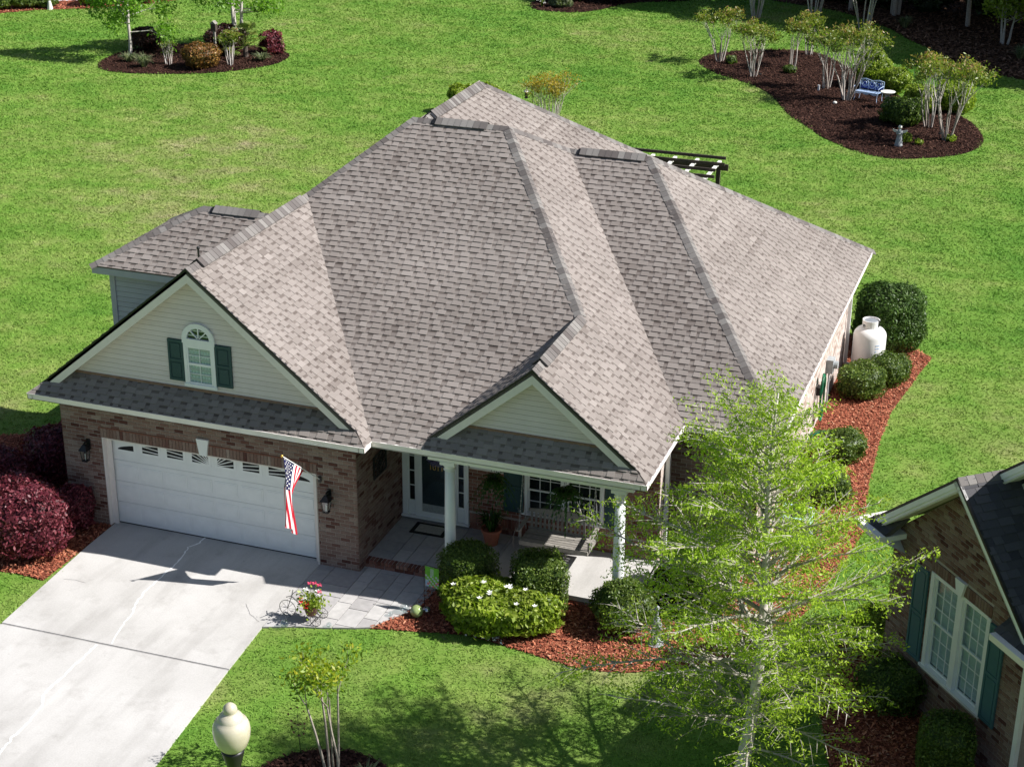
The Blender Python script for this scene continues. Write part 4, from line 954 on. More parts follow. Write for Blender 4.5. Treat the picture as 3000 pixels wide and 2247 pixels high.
# ---------------------------------------------------------------- front planting
mound('loropetalum_shrub', -1.02, -1.45, .92, 1.42, 'loro', 'large burgundy leaved shrub in full sun beside the left edge of the driveway', group='burgundy shrubs by the garage', n=8500, leaf=.042, shape=2.2)
mound('loropetalum_shrub', -2.85, .1, .80, 1.15, 'loro', 'burgundy shrub at the left frame edge behind the large sunlit one', group='burgundy shrubs by the garage', n=5200, leaf=.042, shape=2.2)
mound('loropetalum_shrub', -2.35, 1.7, .85, 1.1, 'loro', 'dark burgundy shrub in full shade farthest back along the garage side', group='burgundy shrubs by the garage', n=5200, leaf=.042, shape=2.2)
mound('loropetalum_shrub', -.55, -.42, .40, 1.05, 'loro', 'small shaded burgundy shrub against the brick below the left lantern', group='burgundy shrubs by the garage', n=2600, leaf=.036, shape=2.2)
mound('boxwood_shrub', 8.16, -.18, .50, 1.08, 'box', 'dark clipped cube shrub in porch shade beside the left column', group='clipped cube shrubs before the porch', n=9000, leaf=.026, shape=7, lumps=.03)
mound('boxwood_shrub', 9.62, -.16, .50, 1.16, 'box', 'half sunlit clipped cube shrub before the porch swing', group='clipped cube shrubs before the porch', n=9000, leaf=.026, shape=7, lumps=.03, tones=(2.6, 2))
az = mound('azalea_shrub', 9.03, -.93, 1.10, .80, 'lime', 'wide lime green shrub with a few white blooms at the lawn edge', n=7500, leaf=.058, shape=2.5, ry=.66, lumps=.12); az.rotation_euler.z = .05
fl = MB(); fl_ = []
for i in range(13):
    a = random.uniform(PI, 2*PI) if random.random() < .75 else random.uniform(0, PI); b = random.uniform(.2, 1.25); cx_, cy_, cz_ = math.cos(a)*math.sin(b)*1.10, math.sin(a)*math.sin(b)*.64, .46+math.cos(b)*.46
    for k in range(5):
        q = a+k*2*PI/5; fl.add([(cx_, cy_, cz_+.02), (cx_+.035*math.cos(q-.5), cy_+.035*math.sin(q-.5), cz_+.04), (cx_+.06*math.cos(q), cy_+.06*math.sin(q), cz_+.05), (cx_+.035*math.cos(q+.5), cy_+.035*math.sin(q+.5), cz_+.04)], [(0, 1, 2, 3)])
fl.build('blossoms', 'petal', az)
mound('boxwood_shrub', 11.3, -.15, .58, .92, 'box', 'rounded green shrub hiding the foot of the right porch column', n=7000, leaf=.030, shape=2.6, tones=(2.6, 2))
mound('green_shrub', 12.5, 1.35, .70, 1.35, 'holly', 'green shrub against the wing wall behind the big tree', n=5000, leaf=.035)
mound('holly_shrub', 14.1, 15.9, .90, 1.70, 'holly', 'big dark glossy clipped shrub behind the white gas tank', n=15000, leaf=.040, shape=3.0, lumps=.08)
mound('small_shrub', 13.85, 12.45, .58, .82, 'box', 'low rounded shrub directly in front of the gas tank', group='low shrubs in the side bed', n=4200, leaf=.03, tones=(2.8, 1.9))
mound('small_shrub', 14.42, 13.55, .52, .72, 'box', 'low shrub between the gas tank and the end of the red mulch', group='low shrubs in the side bed', n=3600, leaf=.03)
mound('small_shrub', 14.05, 8.6, .54, .72, 'box', 'rounded low shrub beside the coiled green hose', group='low shrubs in the side bed', n=3800, leaf=.03)
mound('small_shrub', 14.0, 6.4, .55, .75, 'box', 'low shrub in the side bed partly behind the tall tree crown', group='low shrubs in the side bed', n=3200, leaf=.03, tones=(2.8, 1.9))
mound('boxwood_shrub', 17.55, -2.75, .46, 1.05, 'box', 'clipped dark shrub in shade below the neighbour window', n=6500, leaf=.026, shape=4, lumps=.03)
mound('boxwood_shrub', 16.45, -1.1, .50, .9, 'box', 'dark shrub at the neighbour wall behind the tree branches', n=4500, leaf=.028, shape=3.5)
mound('sunny_shrub', 15.85, .75, .45, .8, 'lime', 'small yellow green shrub at the neighbour house corner', n=3200, leaf=.035)
# blossoms dropped on the mulch edge
fb = MB()
for i in range(16):
    x = random.uniform(8.5, 9.3); y = -1.42-random.uniform(-.05, .10)
    for k in range(3): leaf_quads(fb, np.array([[x+random.gauss(0, .02), y+random.gauss(0, .02), .05]]), .028, [.5])
tag(fb.build('fallen_blossoms', 'petal'), kind='stuff')

# ---------------------------------------------------------------- the tall feathery tree
def cypress():
    bx, by, H = 14.42, -4.2, 7.1
    t_ = thing('bald_cypress', 'tall feathery yellow green tree in front of the house, between both houses', 'tree', (bx, by, 0))
    tr_ = MB(); P = []
    for k in range(17): f_ = k/16; P.append(Vector((.30*f_+.10*math.sin(f_*5), .10*math.sin(f_*4+1)-.08, H*f_-.05*(k == 0))))
    tr_.tube(P, [.125*(1-.95*(k/16)**.85)+.006 for k in range(17)], 10, .8); br = MB(); LC = []; LN = []
    def at(f_):
        k = min(15, int(f_*16)); return P[k].lerp(P[k+1], f_*16-k)
    nb = 118
    for i in range(nb):
        f_ = .10+.88*(i/nb)**.85; q = at(f_); a = i*2.39996+random.uniform(-.3, .3)
        env = (3.0-.30*math.cos(a+.5))*math.sin(min(1, (1-f_)*1.35+.07)*PI/2)**1.0*(1-.35*max(0, .32-f_)/.32)
        L = max(.22, env*random.uniform(.62, 1.08)); r = .032*(L/3)**.8+.004
        d0 = Vector((math.cos(a), math.sin(a), .35+.55*f_)).normalized(); seg = 7; pts = [q]; d_ = d0.copy()
        for k in range(seg):
            d_ = (d_+Vector((random.gauss(0, .09), random.gauss(0, .09), random.gauss(-.045, .06)))).normalized(); pts.append(pts[-1]+d_*L/seg)
        br.tube(pts, [r*(1-.88*k/seg) for k in range(seg+1)], 5, random.uniform(.3, 1), cap=False)
        low = f_ < .30
        ns = int(5+L*6)
        for s_ in range(ns):
            g_ = .18+.80*(s_+random.random())/ns; k = min(seg-1, int(g_*seg)); o_ = pts[k].lerp(pts[k+1], g_*seg-k); dd = (pts[k+1]-pts[k]).normalized()
            sd = dd.cross(Vector((0, 0, 1))).normalized()*(1 if s_ % 2 else -1); l2 = L*.36*(1.15-g_)*random.uniform(.6, 1.25)+.10
            e1 = (dd*.75+sd*random.uniform(.5, 1)+Vector((0, 0, random.gauss(.02, .22)))).normalized(); m1 = o_+e1*l2*.55; m2 = m1+(e1+Vector((0, 0, -.18))).normalized()*l2*.45
            br.tube([o_, m1, m2], [max(.003, r*.34), .003, .0015], 3, random.uniform(.3, 1), cap=False)
            dens = (random.choice((.15, .5, .9, 1.25)) if f_ < .8 else .8) if not low else (.75 if random.random() < .62 else .12)
            m_ = int(l2*98*dens)+int(3*dens)
            if m_ > 0:
                tt = RNG.uniform(.1, 1.08, m_)[:, None]; base_ = np.array(o_)*(1-tt)+np.array(m2)*tt
                LC.append(base_+RNG.normal(0, 1, (m_, 3))*np.array([.05, .05, .04])-np.array([0, 0, .015]))
        m_ = int(L*18*(1 if not low else .4)); tt = RNG.uniform(.45, 1.05, m_); kk = np.clip((tt*seg).astype(int), 0, seg-1); PP = np.array([tuple(v) for v in pts]); b_ = PP[kk]*(1-(tt*seg-kk))[:, None]+PP[kk+1]*(tt*seg-kk)[:, None]
        LC.append(b_+RNG.normal(0, .035, (m_, 3)))
    tr_.build('trunk', 'bark_w', t_, smooth=True); br.build('branches', 'bark_t', t_)
    C_ = np.concatenate(LC); fo = MB(); leaf_quads(fo, C_, .031, RNG.beta(2.2, 2, len(C_)), np.tile([0, 0, .6], (len(C_), 1)), asp=.42, jit=.9); fo.build('crown', 'cypress', t_)
    return len(C_)
cypress()

# small crape myrtle on the front lawn
crape('crape_myrtle', 8.17, -6.35, 2.5, 1.35, 'cm_green', 'slim multi stem tree with sparse yellow green top on the front lawn ring', stems=5, n=1000, leaf=.048, depth=2, thick=.9, base=.10, vert=1.9, bark='bark_c', lf=.70, ratio=.36)
g_ = thing('ornamental_grass', 'small brown green grass tuft beside the slim front lawn tree', 'grass tuft', (8.75, -6.35, 0)); tf = MB()
def blades(mb, n, h, r, w=.012, droop=.5):
    for i in range(n):
        a = random.uniform(0, 2*PI); l = h*random.uniform(.6, 1.1); o_ = Vector((math.cos(a)*r*.2*random.random(), math.sin(a)*r*.2*random.random(), 0)); d_ = Vector((math.cos(a)*r, math.sin(a)*r, 0))*random.uniform(.4, 1.1)
        s_ = Vector((-math.sin(a)*w, math.cos(a)*w, 0)); p1 = o_+d_*.45+Vector((0, 0, l*.75)); p2 = o_+d_+Vector((0, 0, l*(1-droop*random.random())))
        mb.add([o_-s_, o_+s_, p1+s_*.8, p1-s_*.8], [(0, 1, 2, 3)], random.random()); mb.add([p1-s_*.8, p1+s_*.8, p2], [(0, 1, 2)], random.random())
blades(tf, 150, .4, .35); tf.build('blades', 'tuft', g_)

# ---------------------------------------------------------------- objects in front
# street lamp
lp = thing('street_lamp', 'street lamp with frosted acorn globe on a black post', 'street lamp', (8.62, -10.25, 0))
MB().lathe([(.13, 0), (.13, .3), (.075, .42), (.06, .6), (.055, 2.9), (.08, 2.95), (.075, 3.05), (.10, 3.1), (.155, 3.32), (.16, 3.36)], 20).build('lamp_post', 'black', lp, smooth=True)
zb = 3.35
MB().lathe([(.13, zb), (.20, zb+.08), (.243, zb+.20), (.255, zb+.31), (.245, zb+.40), (.215, zb+.465), (.180, zb+.49), (.178, zb+.50), (.150, zb+.555), (.105, zb+.585), (.088, zb+.60), (.090, zb+.615), (.098, zb+.645), (.085, zb+.69), (.05, zb+.725), (.012, zb+.745)], 32).build('lamp_globe', 'globe', lp, smooth=True)
MB().lathe([(.02, zb), (.02, zb+.18)], 8).build('bulb', 'steel', lp)
# garden spinner
sp = thing('garden_spinner', 'bronze kinetic wind spinner on a thin stake in the front lawn', 'wind spinner', (7.36, -5.92, 0)); MB().tube([(0, 0, -.05), (-.03, 0, .42)], .006, 6).build('stake', 'black', sp)
for (cz, cr, nb_, zz) in ((.78, .17, 8, 0), (.52, .12, 7, .3)):
    for k in range(nb_):
        a = 2*PI*k/nb_+zz; c = Vector((-.03+math.cos(a)*cr, .0, cz+math.sin(a)*cr)); m_ = MB()
        tang = Vector((-math.sin(a), 0, math.cos(a))); out = Vector((math.cos(a), .5, math.sin(a))); V = [c-tang*.035, c+out*.02+Vector((0, -.02, 0)), c+tang*.035, c-out*.022+Vector((0, .012, 0))]; m_.add(V+[c+Vector((0, .02, 0))], [(0, 1, 4), (1, 2, 4), (2, 3, 4), (3, 0, 4), (0, 3, 2, 1)]); m_.build('vane', 'bronze', sp)
        MB().tube([(-.03, .01, cz), c], .003, 4).build('spoke', 'black', sp)
# flower tricycle planter
ft = thing('flower_tricycle', 'wire tricycle planter full of red and white flowers on the walkway edge', 'planter', (5.55, -2.02, .036))
fr_ = MB()
def ring(mb, c, r, axis='y', rad=.006, n=20, a0=0, a1=2*PI):
    pts = []
    for k in range(n+1):
        a = a0+(a1-a0)*k/n; pts.append((c[0]+(r*math.cos(a) if axis != 'x' else 0), c[1]+(r*math.sin(a) if axis in 'xz' else 0)+(0 if axis != 'x' else 0), c[2]+(r*math.sin(a) if axis == 'y' else (r*math.cos(a) if axis == 'x' else 0))))
    mb.tube(pts, rad, 5, cap=False)
for c, r in (((-.38, 0, .17), .17), ((.28, -.16, .11), .11), ((.28, .16, .11), .11)):
    wm = MB(); ring(wm, c, r)
    for k in range(8): wm.tube([c, (c[0]+r*math.cos(k*PI/4), c[1], c[2]+r*math.sin(k*PI/4))], .003, 4)
    wm.build('wheel', 'black', ft)
fr_.tube([(-.38, 0, .17), (-.28, 0, .45), (-.1, 0, .30), (.28, 0, .16)], .009, 6); fr_.tube([(.28, -.16, .11), (.28, .16, .11)], .008, 6); fr_.tube([(-.32, -.14, .50), (-.28, 0, .46), (-.32, .14, .50)], .008, 6); ring(fr_, (-.12, 0, .42), .16, 'y', .006, 12, 0, PI); fr_.build('frame', 'black', ft)
MB().lathe([(.10, .14), (.14, .28), (.15, .30), (.12, .29)], 12, (.12, 0, 0)).build('basket', 'bronze', ft)
lf = MB(); nn = 420; C_ = RNG.normal(0, 1, (nn, 3))*np.array([.13, .11, .10])+np.array([.14, 0, .42]); leaf_quads(lf, C_, .038, RNG.beta(2, 2, nn)); lf.build('leaves', 'lime', ft)
def blooms(mb, pts, r=.045):
    for q in pts:
        for k in range(9):
            a = k*2*PI/9; b = (k % 3)*.4; mb.add([q, (q[0]+r*math.cos(a-.35), q[1]+r*math.sin(a-.35), q[2]+.01+b*.03), (q[0]+r*1.2*math.cos(a), q[1]+r*1.2*math.sin(a), q[2]+b*.04-.01), (q[0]+r*math.cos(a+.35), q[1]+r*math.sin(a+.35), q[2]+.01+b*.03)], [(0, 1, 2, 3)])
for cols, mt_ in (([(-.02, -.10, .50), (.05, -.15, .43), (.12, -.16, .44), (.0, -.17, .46), (.10, -.20, .38)], 'red'), ([(.0, .05, .62), (.04, -.10, .52), (.26, .0, .60), (-.04, .04, .58), (.24, .06, .62)], 'petal'), ([(.04, .15, .70), (.14, .15, .72), (.25, .12, .72), (.30, .02, .64)], 'pink')):
    for q_ in cols: m_ = MB(); blooms(m_, [q_]); m_.build('bloom', mt_, ft)
m_ = MB()
for q in ((.04, .15, .70), (.14, .15, .72), (.25, .12, .72), (.30, .02, .64)): m_.tube([(.14, 0, .4), q], .003, 4)
m_.build('flower_stems', 'lime', ft)
# glass orbs
def orb(x, y, r, mat, lab, z=.0, name='glass_orb', g='round glass garden orbs', sz=1):
    m_ = MB().sphere((0, 0, r*sz), r, 20, 14, .6, sz); o_ = m_.build(name, mat, None, smooth=True); o_.location = (x, y, z); tag(o_, lab, 'garden orb', g); return o_
ob = MB().sphere((0, 0, .125), .125, 20, 14, .6); o_ = ob.build('glass_orb', 'orb', None, smooth=True); o_.location = (7.50, -1.20, .03); tag(o_, 'yellow green painted glass orb on red mulch at the walk edge', 'garden orb', 'round glass garden orbs')
orb(7.22, -1.13, .095, 'orbglass', 'clear glass orb left of the yellow green orb', .036); orb(7.62, -1.0, .085, 'chrome', 'silver orb below the small garden flag', .03, sz=.75)
orb(5.30, -2.42, .085, 'orbglass', 'clear glass orb in front of the flower tricycle', .036); orb(6.08, -2.12, .05, 'orbglass', 'tiny clear glass orb alone at the lower walkway edge', .036)
orb(7.02, -1.35, .05, 'orbglass', 'smallest clear orb left of the pair at the mulch tip', .036)
# garden flag
gf = thing('garden_flag', 'small green garden flag with flower print on a stake', 'garden flag', (7.52, -.86, 0)); MB().tube([(.0, 0, -.05), (.0, 0, .98), (.02, 0, 1.0), (.36, -.06, 1.0)], .006, 5).build('stake', 'black', gf)
m_ = MB(); nx_, nz_ = 8, 12
for i in range(nx_):
    for k in range(nz_):
        def q(a, b): return (.03+.30*a, -.05*a+.012*math.sin(b*6+a*3)*(1-b)-.012, .985-.44*(1-b)*1.0-.0)
        a0, a1, b0, b1 = i/nx_, (i+1)/nx_, k/nz_, (k+1)/nz_; tn = .12 if b0 > .55 else (.5 if (i+k) % 3 == 0 else (.75 if (i*3+k) % 4 == 0 and b0 < .3 else (.98 if i < 2 and b0 < .3 else .25)))
        if b0 > .55 and i in (3, 4) and k < 11: tn = .42
        m_.add([q(a0, b0), q(a1, b0), q(a1, b1), q(a0, b1)], [(0, 1, 2, 3)], tn)
m_.build('flag_cloth', 'flaggreen', gf)
# national flag
us = thing('flag_on_pole', 'stars and stripes flag hanging from a pole bracket at the garage door', 'flag', (4.97, -.03, 1.98))
tip = Vector((-.17, -1.17, 1.0)); MB().tube([(0, 0, 0), tip], .011, 8).build('flag_pole', 'white', us); MB().box(-.03, .03, -.02, .02, -.06, .06).build('bracket', 'black', us); MB().sphere(tuple(tip*1.02), .03, 10, 6).build('finial', 'gold', us, smooth=True)
pd = tip.normalized()
def fp(a, b):
    """a: 0 at the tip .. 1 down the pole; b: 0 on the pole .. 1 at the fly end"""
    sq = 1-.62*min(1, b*2.6)**.8; hor = .84*a; s_ = (b*1.0)
    base_ = tip-pd*(.03+hor*(sq if b > 0 else 1)); x_ = base_.x; y_ = base_.y; z_ = tip.z-.03*a-pd.z*hor*(1-.35*min(1, b*2)) - 1.50*b*(1-.06*a)
    fold = .035*math.sin(a*11+b*3)*min(1, b*4)
    return (x_+fold-.04*b*(1-a)-.02*math.sin(b*5)*b, y_+.03*math.cos(a*9+b*2)*min(1, b*4), z_)
fc = MB(); NA, NBb = 39, 60
for i in range(NA):
    for k in range(NBb):
        a0, a1, b0, b1 = i/NA, (i+1)/NA, k/NBb, (k+1)/NBb; stripe = int((i/NA)*13); tone = .15 if stripe % 2 else .45
        if stripe < 7 and b0 < .40: tone = .8
        fc.add([fp(a0, b0), fp(a1, b0), fp(a1, b1), fp(a0, b1)], [(0, 1, 2, 3)], tone)
fc.build('flag_cloth', 'cloth', us)
st_ = MB()
for ri in range(9):
    for ci in range(6 if ri % 2 == 0 else 5):
        a = (7/13)*(ri+1)/10; b = .40*(ci*2+1+(ri % 2))/12; c = Vector(fp(a, b)); ta = (Vector(fp(a+.02, b))-c).normalized(); tb = (Vector(fp(a, b+.02))-c).normalized(); nr = ta.cross(tb).normalized()
        for sg in (1, -1):
            V = []
            for k in range(10): r_ = .021 if k % 2 == 0 else .009; V.append(c+nr*.004*sg+ta*r_*math.cos(k*PI/5)*1.3+tb*r_*math.sin(k*PI/5))
            st_.add(V, [tuple(range(10))], .5)
st_.build('stars', 'petal', us)
# wall grille on porch side wall
gr = thing('wall_grille', 'black scrolled iron square hung on the brick side wall of the porch', 'wall art', (5.79, 1.07, 1.98)); gm = MB()
for s_ in (-1, 1): gm.bar((0, s_*.31, -.24), (0, s_*.31, .24), .02, .025); gm.bar((0, -.31, s_*.24), (0, .31, s_*.24), .02, .025)
gm.build('frame', 'black', gr); gm = MB()
for i in range(-1, 2):
    for k in range(-1, 2):
        ring(gm, (.0, i*.2, k*.15), .075, 'x', .01, 12); 
gm.bar((0, -.31, 0), (0, .31, 0), .012, .016); gm.bar((0, 0, -.24), (0, 0, .24), .012, .016); gm.bar((0, -.3, -.23), (0, .3, .23), .012, .016); gm.bar((0, -.3, .23), (0, .3, -.23), .012, .016); gm.build('scrollwork', 'black', gr)
# doormat
dm = thing('doormat', 'black bordered doormat with pale floral centre at the front door', 'doormat', (6.55, 1.83, .2)); MB().box(-.38, .38, -.235, .235, 0, .012, .1).build('border', 'mat', dm); MB().box(-.29, .29, -.16, .16, .012, .016, .6).build('centre', 'mat', dm); MB().lathe([(.05, .016), (.05, .019)], 8, (.12, .02, 0), .99).lathe([(.035, .016), (.035, .019)], 8, (.18, -.05, 0), .99).build('flower_print', 'mat', dm)
# wreath
wr = thing('door_wreath', 'purple and lilac flower wreath on the front door', 'wreath', (6.60, 2.145, 1.78)); m_ = MB(); ring(m_, (0, 0, 0), .17, 'y', .02); m_.build('twig_ring', 'bark_b', wr); m_ = MB(); n_ = 1400; a = RNG.uniform(0, 2*PI, n_); rr = .17+RNG.normal(0, .045, n_); leaf_quads(m_, np.stack([rr*np.cos(a), RNG.normal(-.02, .02, n_), rr*np.sin(a)], 1), .022, RNG.beta(2, 2, n_)); m_.build('flowers', 'purple', wr)
# white sign board
sg = thing('wall_sign', 'long white painted board hung between the front door and the shutter', 'sign', (7.68, 2.15, 1.72)); MB().box(-.36, .36, -.012, .012, -.08, .20).build('board', 'white', sg); MB().box(-.37, .37, -.018, .014, .20, .22).box(-.37, .37, -.018, .014, -.10, -.08).build('frame', 'trim', sg)
# hanging ferns
def fern(x, y, z, lab):
    t_ = thing('hanging_fern', lab, 'hanging plant', (x, y, z), random.uniform(0, 3), 'ferns hanging under the porch roof'); MB().lathe([(.07, -.12), (.13, 0), (.135, .01), (.11, .0)], 12).build('basket', 'bark_b', t_)
    w_ = MB()
    for k in range(3): a = k*2*PI/3; w_.tube([(.12*math.cos(a), .12*math.sin(a), 0), (0, 0, .42), (0, 0, 2.88-z)], .004, 4)
    w_.build('hanger', 'black', t_); f_ = MB()
    for i in range(80):
        a = random.uniform(0, 2*PI); L = random.uniform(.38, .62); up_ = random.uniform(-.1, 1.1); P_ = []
        for k in range(9): s_ = k/8; P_.append(Vector((math.cos(a)*L*s_*(.95-.25*max(0, up_)), math.sin(a)*L*s_*(.95-.25*max(0, up_)), .02+L*(up_*s_*.9-1.15*s_*s_))))
        for k in range(8):
            dd = (P_[k+1]-P_[k]); sd = Vector((-math.sin(a), math.cos(a), 0))
            for sg_ in (-1, 1):
                w2 = .055*(1-k/9); c = P_[k]; f_.add([c, c+dd*.5+sd*sg_*w2+Vector((0, 0, -.012)), c+dd*.9+sd*sg_*w2*.9, c+dd*.6], [(0, 1, 2, 3)], random.random())
    f_.build('fronds', 'fern', t_)
fern(8.25, 1.05, 2.0, 'bushy green fern hanging left of the porch window'); fern(9.78, .95, 2.05, 'bushy green fern hanging before the middle of the porch window')
# porch swing
swg = thing('porch_swing', 'weathered grey slatted wooden swing bench hung on chains under the porch', 'porch swing', (9.42, 1.60, .62)); 
for k in range(6): MB().box(-.70, .70, -.28+k*.092, -.28+k*.092+.078, 0, .02, random.random()).build('seat_slat', 'greywood', swg)
MB().box(-.72, .72, -.315, -.288, -.07, .025, .6).box(-.72, .72, .26, .285, -.07, .0, .4).box(-.72, -.68, -.29, .27, -.07, 0, .4).box(.68, .72, -.29, .27, -.07, 0, .4).box(-.02, .02, -.29, .27, -.05, 0, .4).build('seat_frame', 'greywood', swg)
for k in range(15):
    x = -.65+k*.0929; MB().prism([(x-.024, .27, .05), (x+.024, .27, .05), (x+.024, .27, .40), (x-.024, .27, .40)], (0, .018, 0), random.random()).build('back_slat', 'greywood', swg)
MB().prism([(-.72, .265, .40)]+[(-.72+1.44*k/10, .265, .46+.07*math.sin(PI*k/10)) for k in range(11)]+[(.72, .265, .40)], (0, .03, 0), .5).build('back_rail', 'greywood', swg); MB().box(-.72, .72, .262, .292, .02, .06, .5).build('back_rail', 'greywood', swg)
for s_ in (-1, 1):
    MB().prism([(s_*.70, -.34, .23), (s_*.70, .28, .25), (s_*.70, .28, .275), (s_*.70, -.34, .255)], (s_*.08, 0, 0), .7).build('armrest', 'greywood', swg); MB().box(s_*.70-.02+(.02 if s_ > 0 else -.02), s_*.70+.02+(.02 if s_ > 0 else -.02), -.26, -.22, -.03, .235, .5).build('arm_post', 'greywood', swg)
    ch = MB(); 
    for yy in (-.24, .24):
        p0 = Vector((s_*.76, yy, .0)); p1 = Vector((s_*.76, 0, 1.35))
        for k in range(26): a = p0.lerp(p1, k/26); b = p0.lerp(p1, (k+.85)/26); ch.bar(a, b, .018 if k % 2 else .006, .006 if k % 2 else .018)
    for k in range(18): a = Vector((s_*.76, 0, 1.35+k*.05)); ch.bar(a, a+Vector((0, 0, .045)), .018 if k % 2 else .006, .006 if k % 2 else .018)
    ch.build('chain', 'steel', swg)
# potted plant
pp = thing('potted_plant', 'spiky green plant in a terracotta pot on the porch', 'potted plant', (7.95, 1.72, .2)); MB().lathe([(.13, 0), (.19, .30), (.21, .30), (.215, .36), (.19, .36), (.17, .30)], 20).build('pot', 'terracotta', pp, smooth=False); m_ = MB(); blades(m_, 80, .5, .38, .018, .6)
for q in m_.v: q[:, 2] += .3
m_.build('leaves', 'fern', pp)
# small white twig stand near swing
tw = thing('twig_stand', 'thin pale twig tree standing left of the porch swing', 'ornament', (8.42, 1.75, .2)); m_ = MB(); en = []
grow(m_, Vector((0, 0, 0)), Vector((0, 0, 1)), .45, .008, 3, en, spread=.35, rmin=.001, ratio=.7); m_.build('twigs', 'bark_w', tw)

# garden statue behind the tree
st = thing('heron_statue', 'small pale stone bird statue in the front bed left of the trunk', 'statue', (12.05, -.55, .02)); MB().lathe([(.13, 0), (.12, .08), (.05, .12), (.04, .25), (.09, .34), (.11, .42), (.08, .52), (.035, .60), (.03, .70), (.05, .75), (.045, .80), (.01, .83)], 14).build('body', 'stone', st, smooth=True); MB().tube([(0, 0, .77), (-.12, -.05, .74)], [.02, .004], 6).build('beak', 'stone', st)
MB().lathe([(.16, -.02), (.16, .03)], 12).build('base', 'stone', st)
# air conditioner with pale blue cover
ac = thing('air_conditioner', 'pale blue air conditioning unit beside the wing corner behind the tree', 'air conditioner', (13.75, 4.3, 0)); MB().box(-.35, .35, -.35, .35, 0, .08).build('pad', 'concrete', ac); MB().box(-.32, .32, -.32, .32, .08, .72).build('housing', 'acpale', ac)
for k in range(8): MB().box(-.33, .33, -.33, -.32, .14+k*.07, .17+k*.07).build('louvre', 'stone', ac)
MB().lathe([(.27, .72), (.27, .75), (.24, .76)], 16).build('fan_grille', 'black', ac)
# gas tank
tk = thing('propane_tank', 'white upright gas tank beside the brick side wall', 'gas tank', (13.78, 14.1, 0)); R_ = .42
MB().lathe([(.30, .02), (.38, .08), (R_, .18), (R_, 1.02), (.40, 1.10), (.34, 1.18), (.22, 1.25), (.05, 1.27)], 32).build('tank_body', 'tank', tk, smooth=True)
MB().lathe([(.26, 0), (.26, .06)], 20).build('foot_ring', 'steel', tk)
m_ = MB()
for k in range(22):
    a0, a1 = 2*PI*k/24, 2*PI*(k+1)/24; z0_ = 1.20 if k not in (14, 15) else 1.34
    m_.add([(.22*math.cos(a), .22*math.sin(a), z) for a, z in ((a0, z0_), (a1, z0_), (a1, 1.44), (a0, 1.44))]+[(.20*math.cos(a), .20*math.sin(a), z) for a, z in ((a0, z0_), (a1, z0_), (a1, 1.44), (a0, 1.44))], [(0, 1, 2, 3), (7, 6, 5, 4), (3, 2, 6, 7), (0, 4, 5, 1)], .5)
m_.build('collar', 'tank', tk); MB().lathe([(.18, 1.36), (.19, 1.40), (.17, 1.42), (.02, 1.43)], 16).build('valve_cover', 'steel', tk)
m_ = MB()
for k, (zz, ww_) in enumerate(((.86, .06), (.78, .06), (.70, .04), (.60, .05), (.54, .05))):
    for s_ in range(2 if k < 2 else 1):
        a = -1.05+s_*.15; m_.prism([(R_*1.003*math.cos(a+t_), R_*1.003*math.sin(a+t_), zz+b) for t_, b in ((0, 0), (ww_*2, 0), (ww_*2, .025), (0, .025))], (.002, -.002, 0), .5)
m_.build('decal', 'palebl', tk)
# hose and hanger
hz = thing('garden_hose', 'green garden hose coiled on a wall hanger and on the mulch', 'garden hose', (13.22, 10.0, 0)); m_ = MB()
for k in range(14):
    m_.tube([(.05+.02*math.sin(j+k), (.20+.008*k)*math.cos(j*PI/10+.2*k), .88+(.45+.012*k)*math.sin(j*PI/10+.2*k)) for j in range(21)], .013, 5, random.random(), cap=False)
m_.build('coil', 'hose', hz); m_ = MB()
for k in range(9):
    r_ = .18+.035*k; m_.tube([(.35+.1*math.sin(k)+r_*math.cos(j*PI/8), -.6+.1*math.cos(k*2)+r_*math.sin(j*PI/8), .04+.012*k+.01*math.sin(j)) for j in range(17)], .013, 5, random.random(), cap=False)
m_.build('loose_coil', 'hose', hz); MB().box(-.09, .05, -.10, .10, .95, 1.15).build('hanger', 'black', hz)

# ---------------------------------------------------------------- pergola behind the house
pg = thing('pergola', 'dark wooden slatted pergola roof standing behind the house', 'pergola')
for i in range(6): yy = 18.9+i*.70; MB().box(4.6, 8.12-.12*(i % 2), yy, yy+.045, 2.88, 2.97, random.random()).build('rafter', 'darkwood', pg)
for i, x in enumerate((5.0, 5.7, 6.4, 7.1, 7.8)): MB().box(x, x+.10, 18.85, 22.3, 2.82, 2.875, .9).build('purlin', 'stone_w', pg)  # sunlit look of the wooden purlins is put into a near-white colour
MB().box(4.6, 8.15, 20.0, 20.06, 2.62, 2.815, .4).build('beam', 'darkwood', pg)
MB().box(4.6, 8.15, 18.9, 18.96, 2.62, 2.815, .4).build('beam', 'darkwood', pg); MB().box(4.6, 8.15, 22.1, 22.16, 2.62, 2.815, .4).build('beam', 'darkwood', pg)
for x in (4.8, 7.85):
    for y in (18.93, 22.13): MB().box(x-.06, x+.06, y-.06, y+.06, 0, 2.62, .3).build('post', 'darkwood', pg)

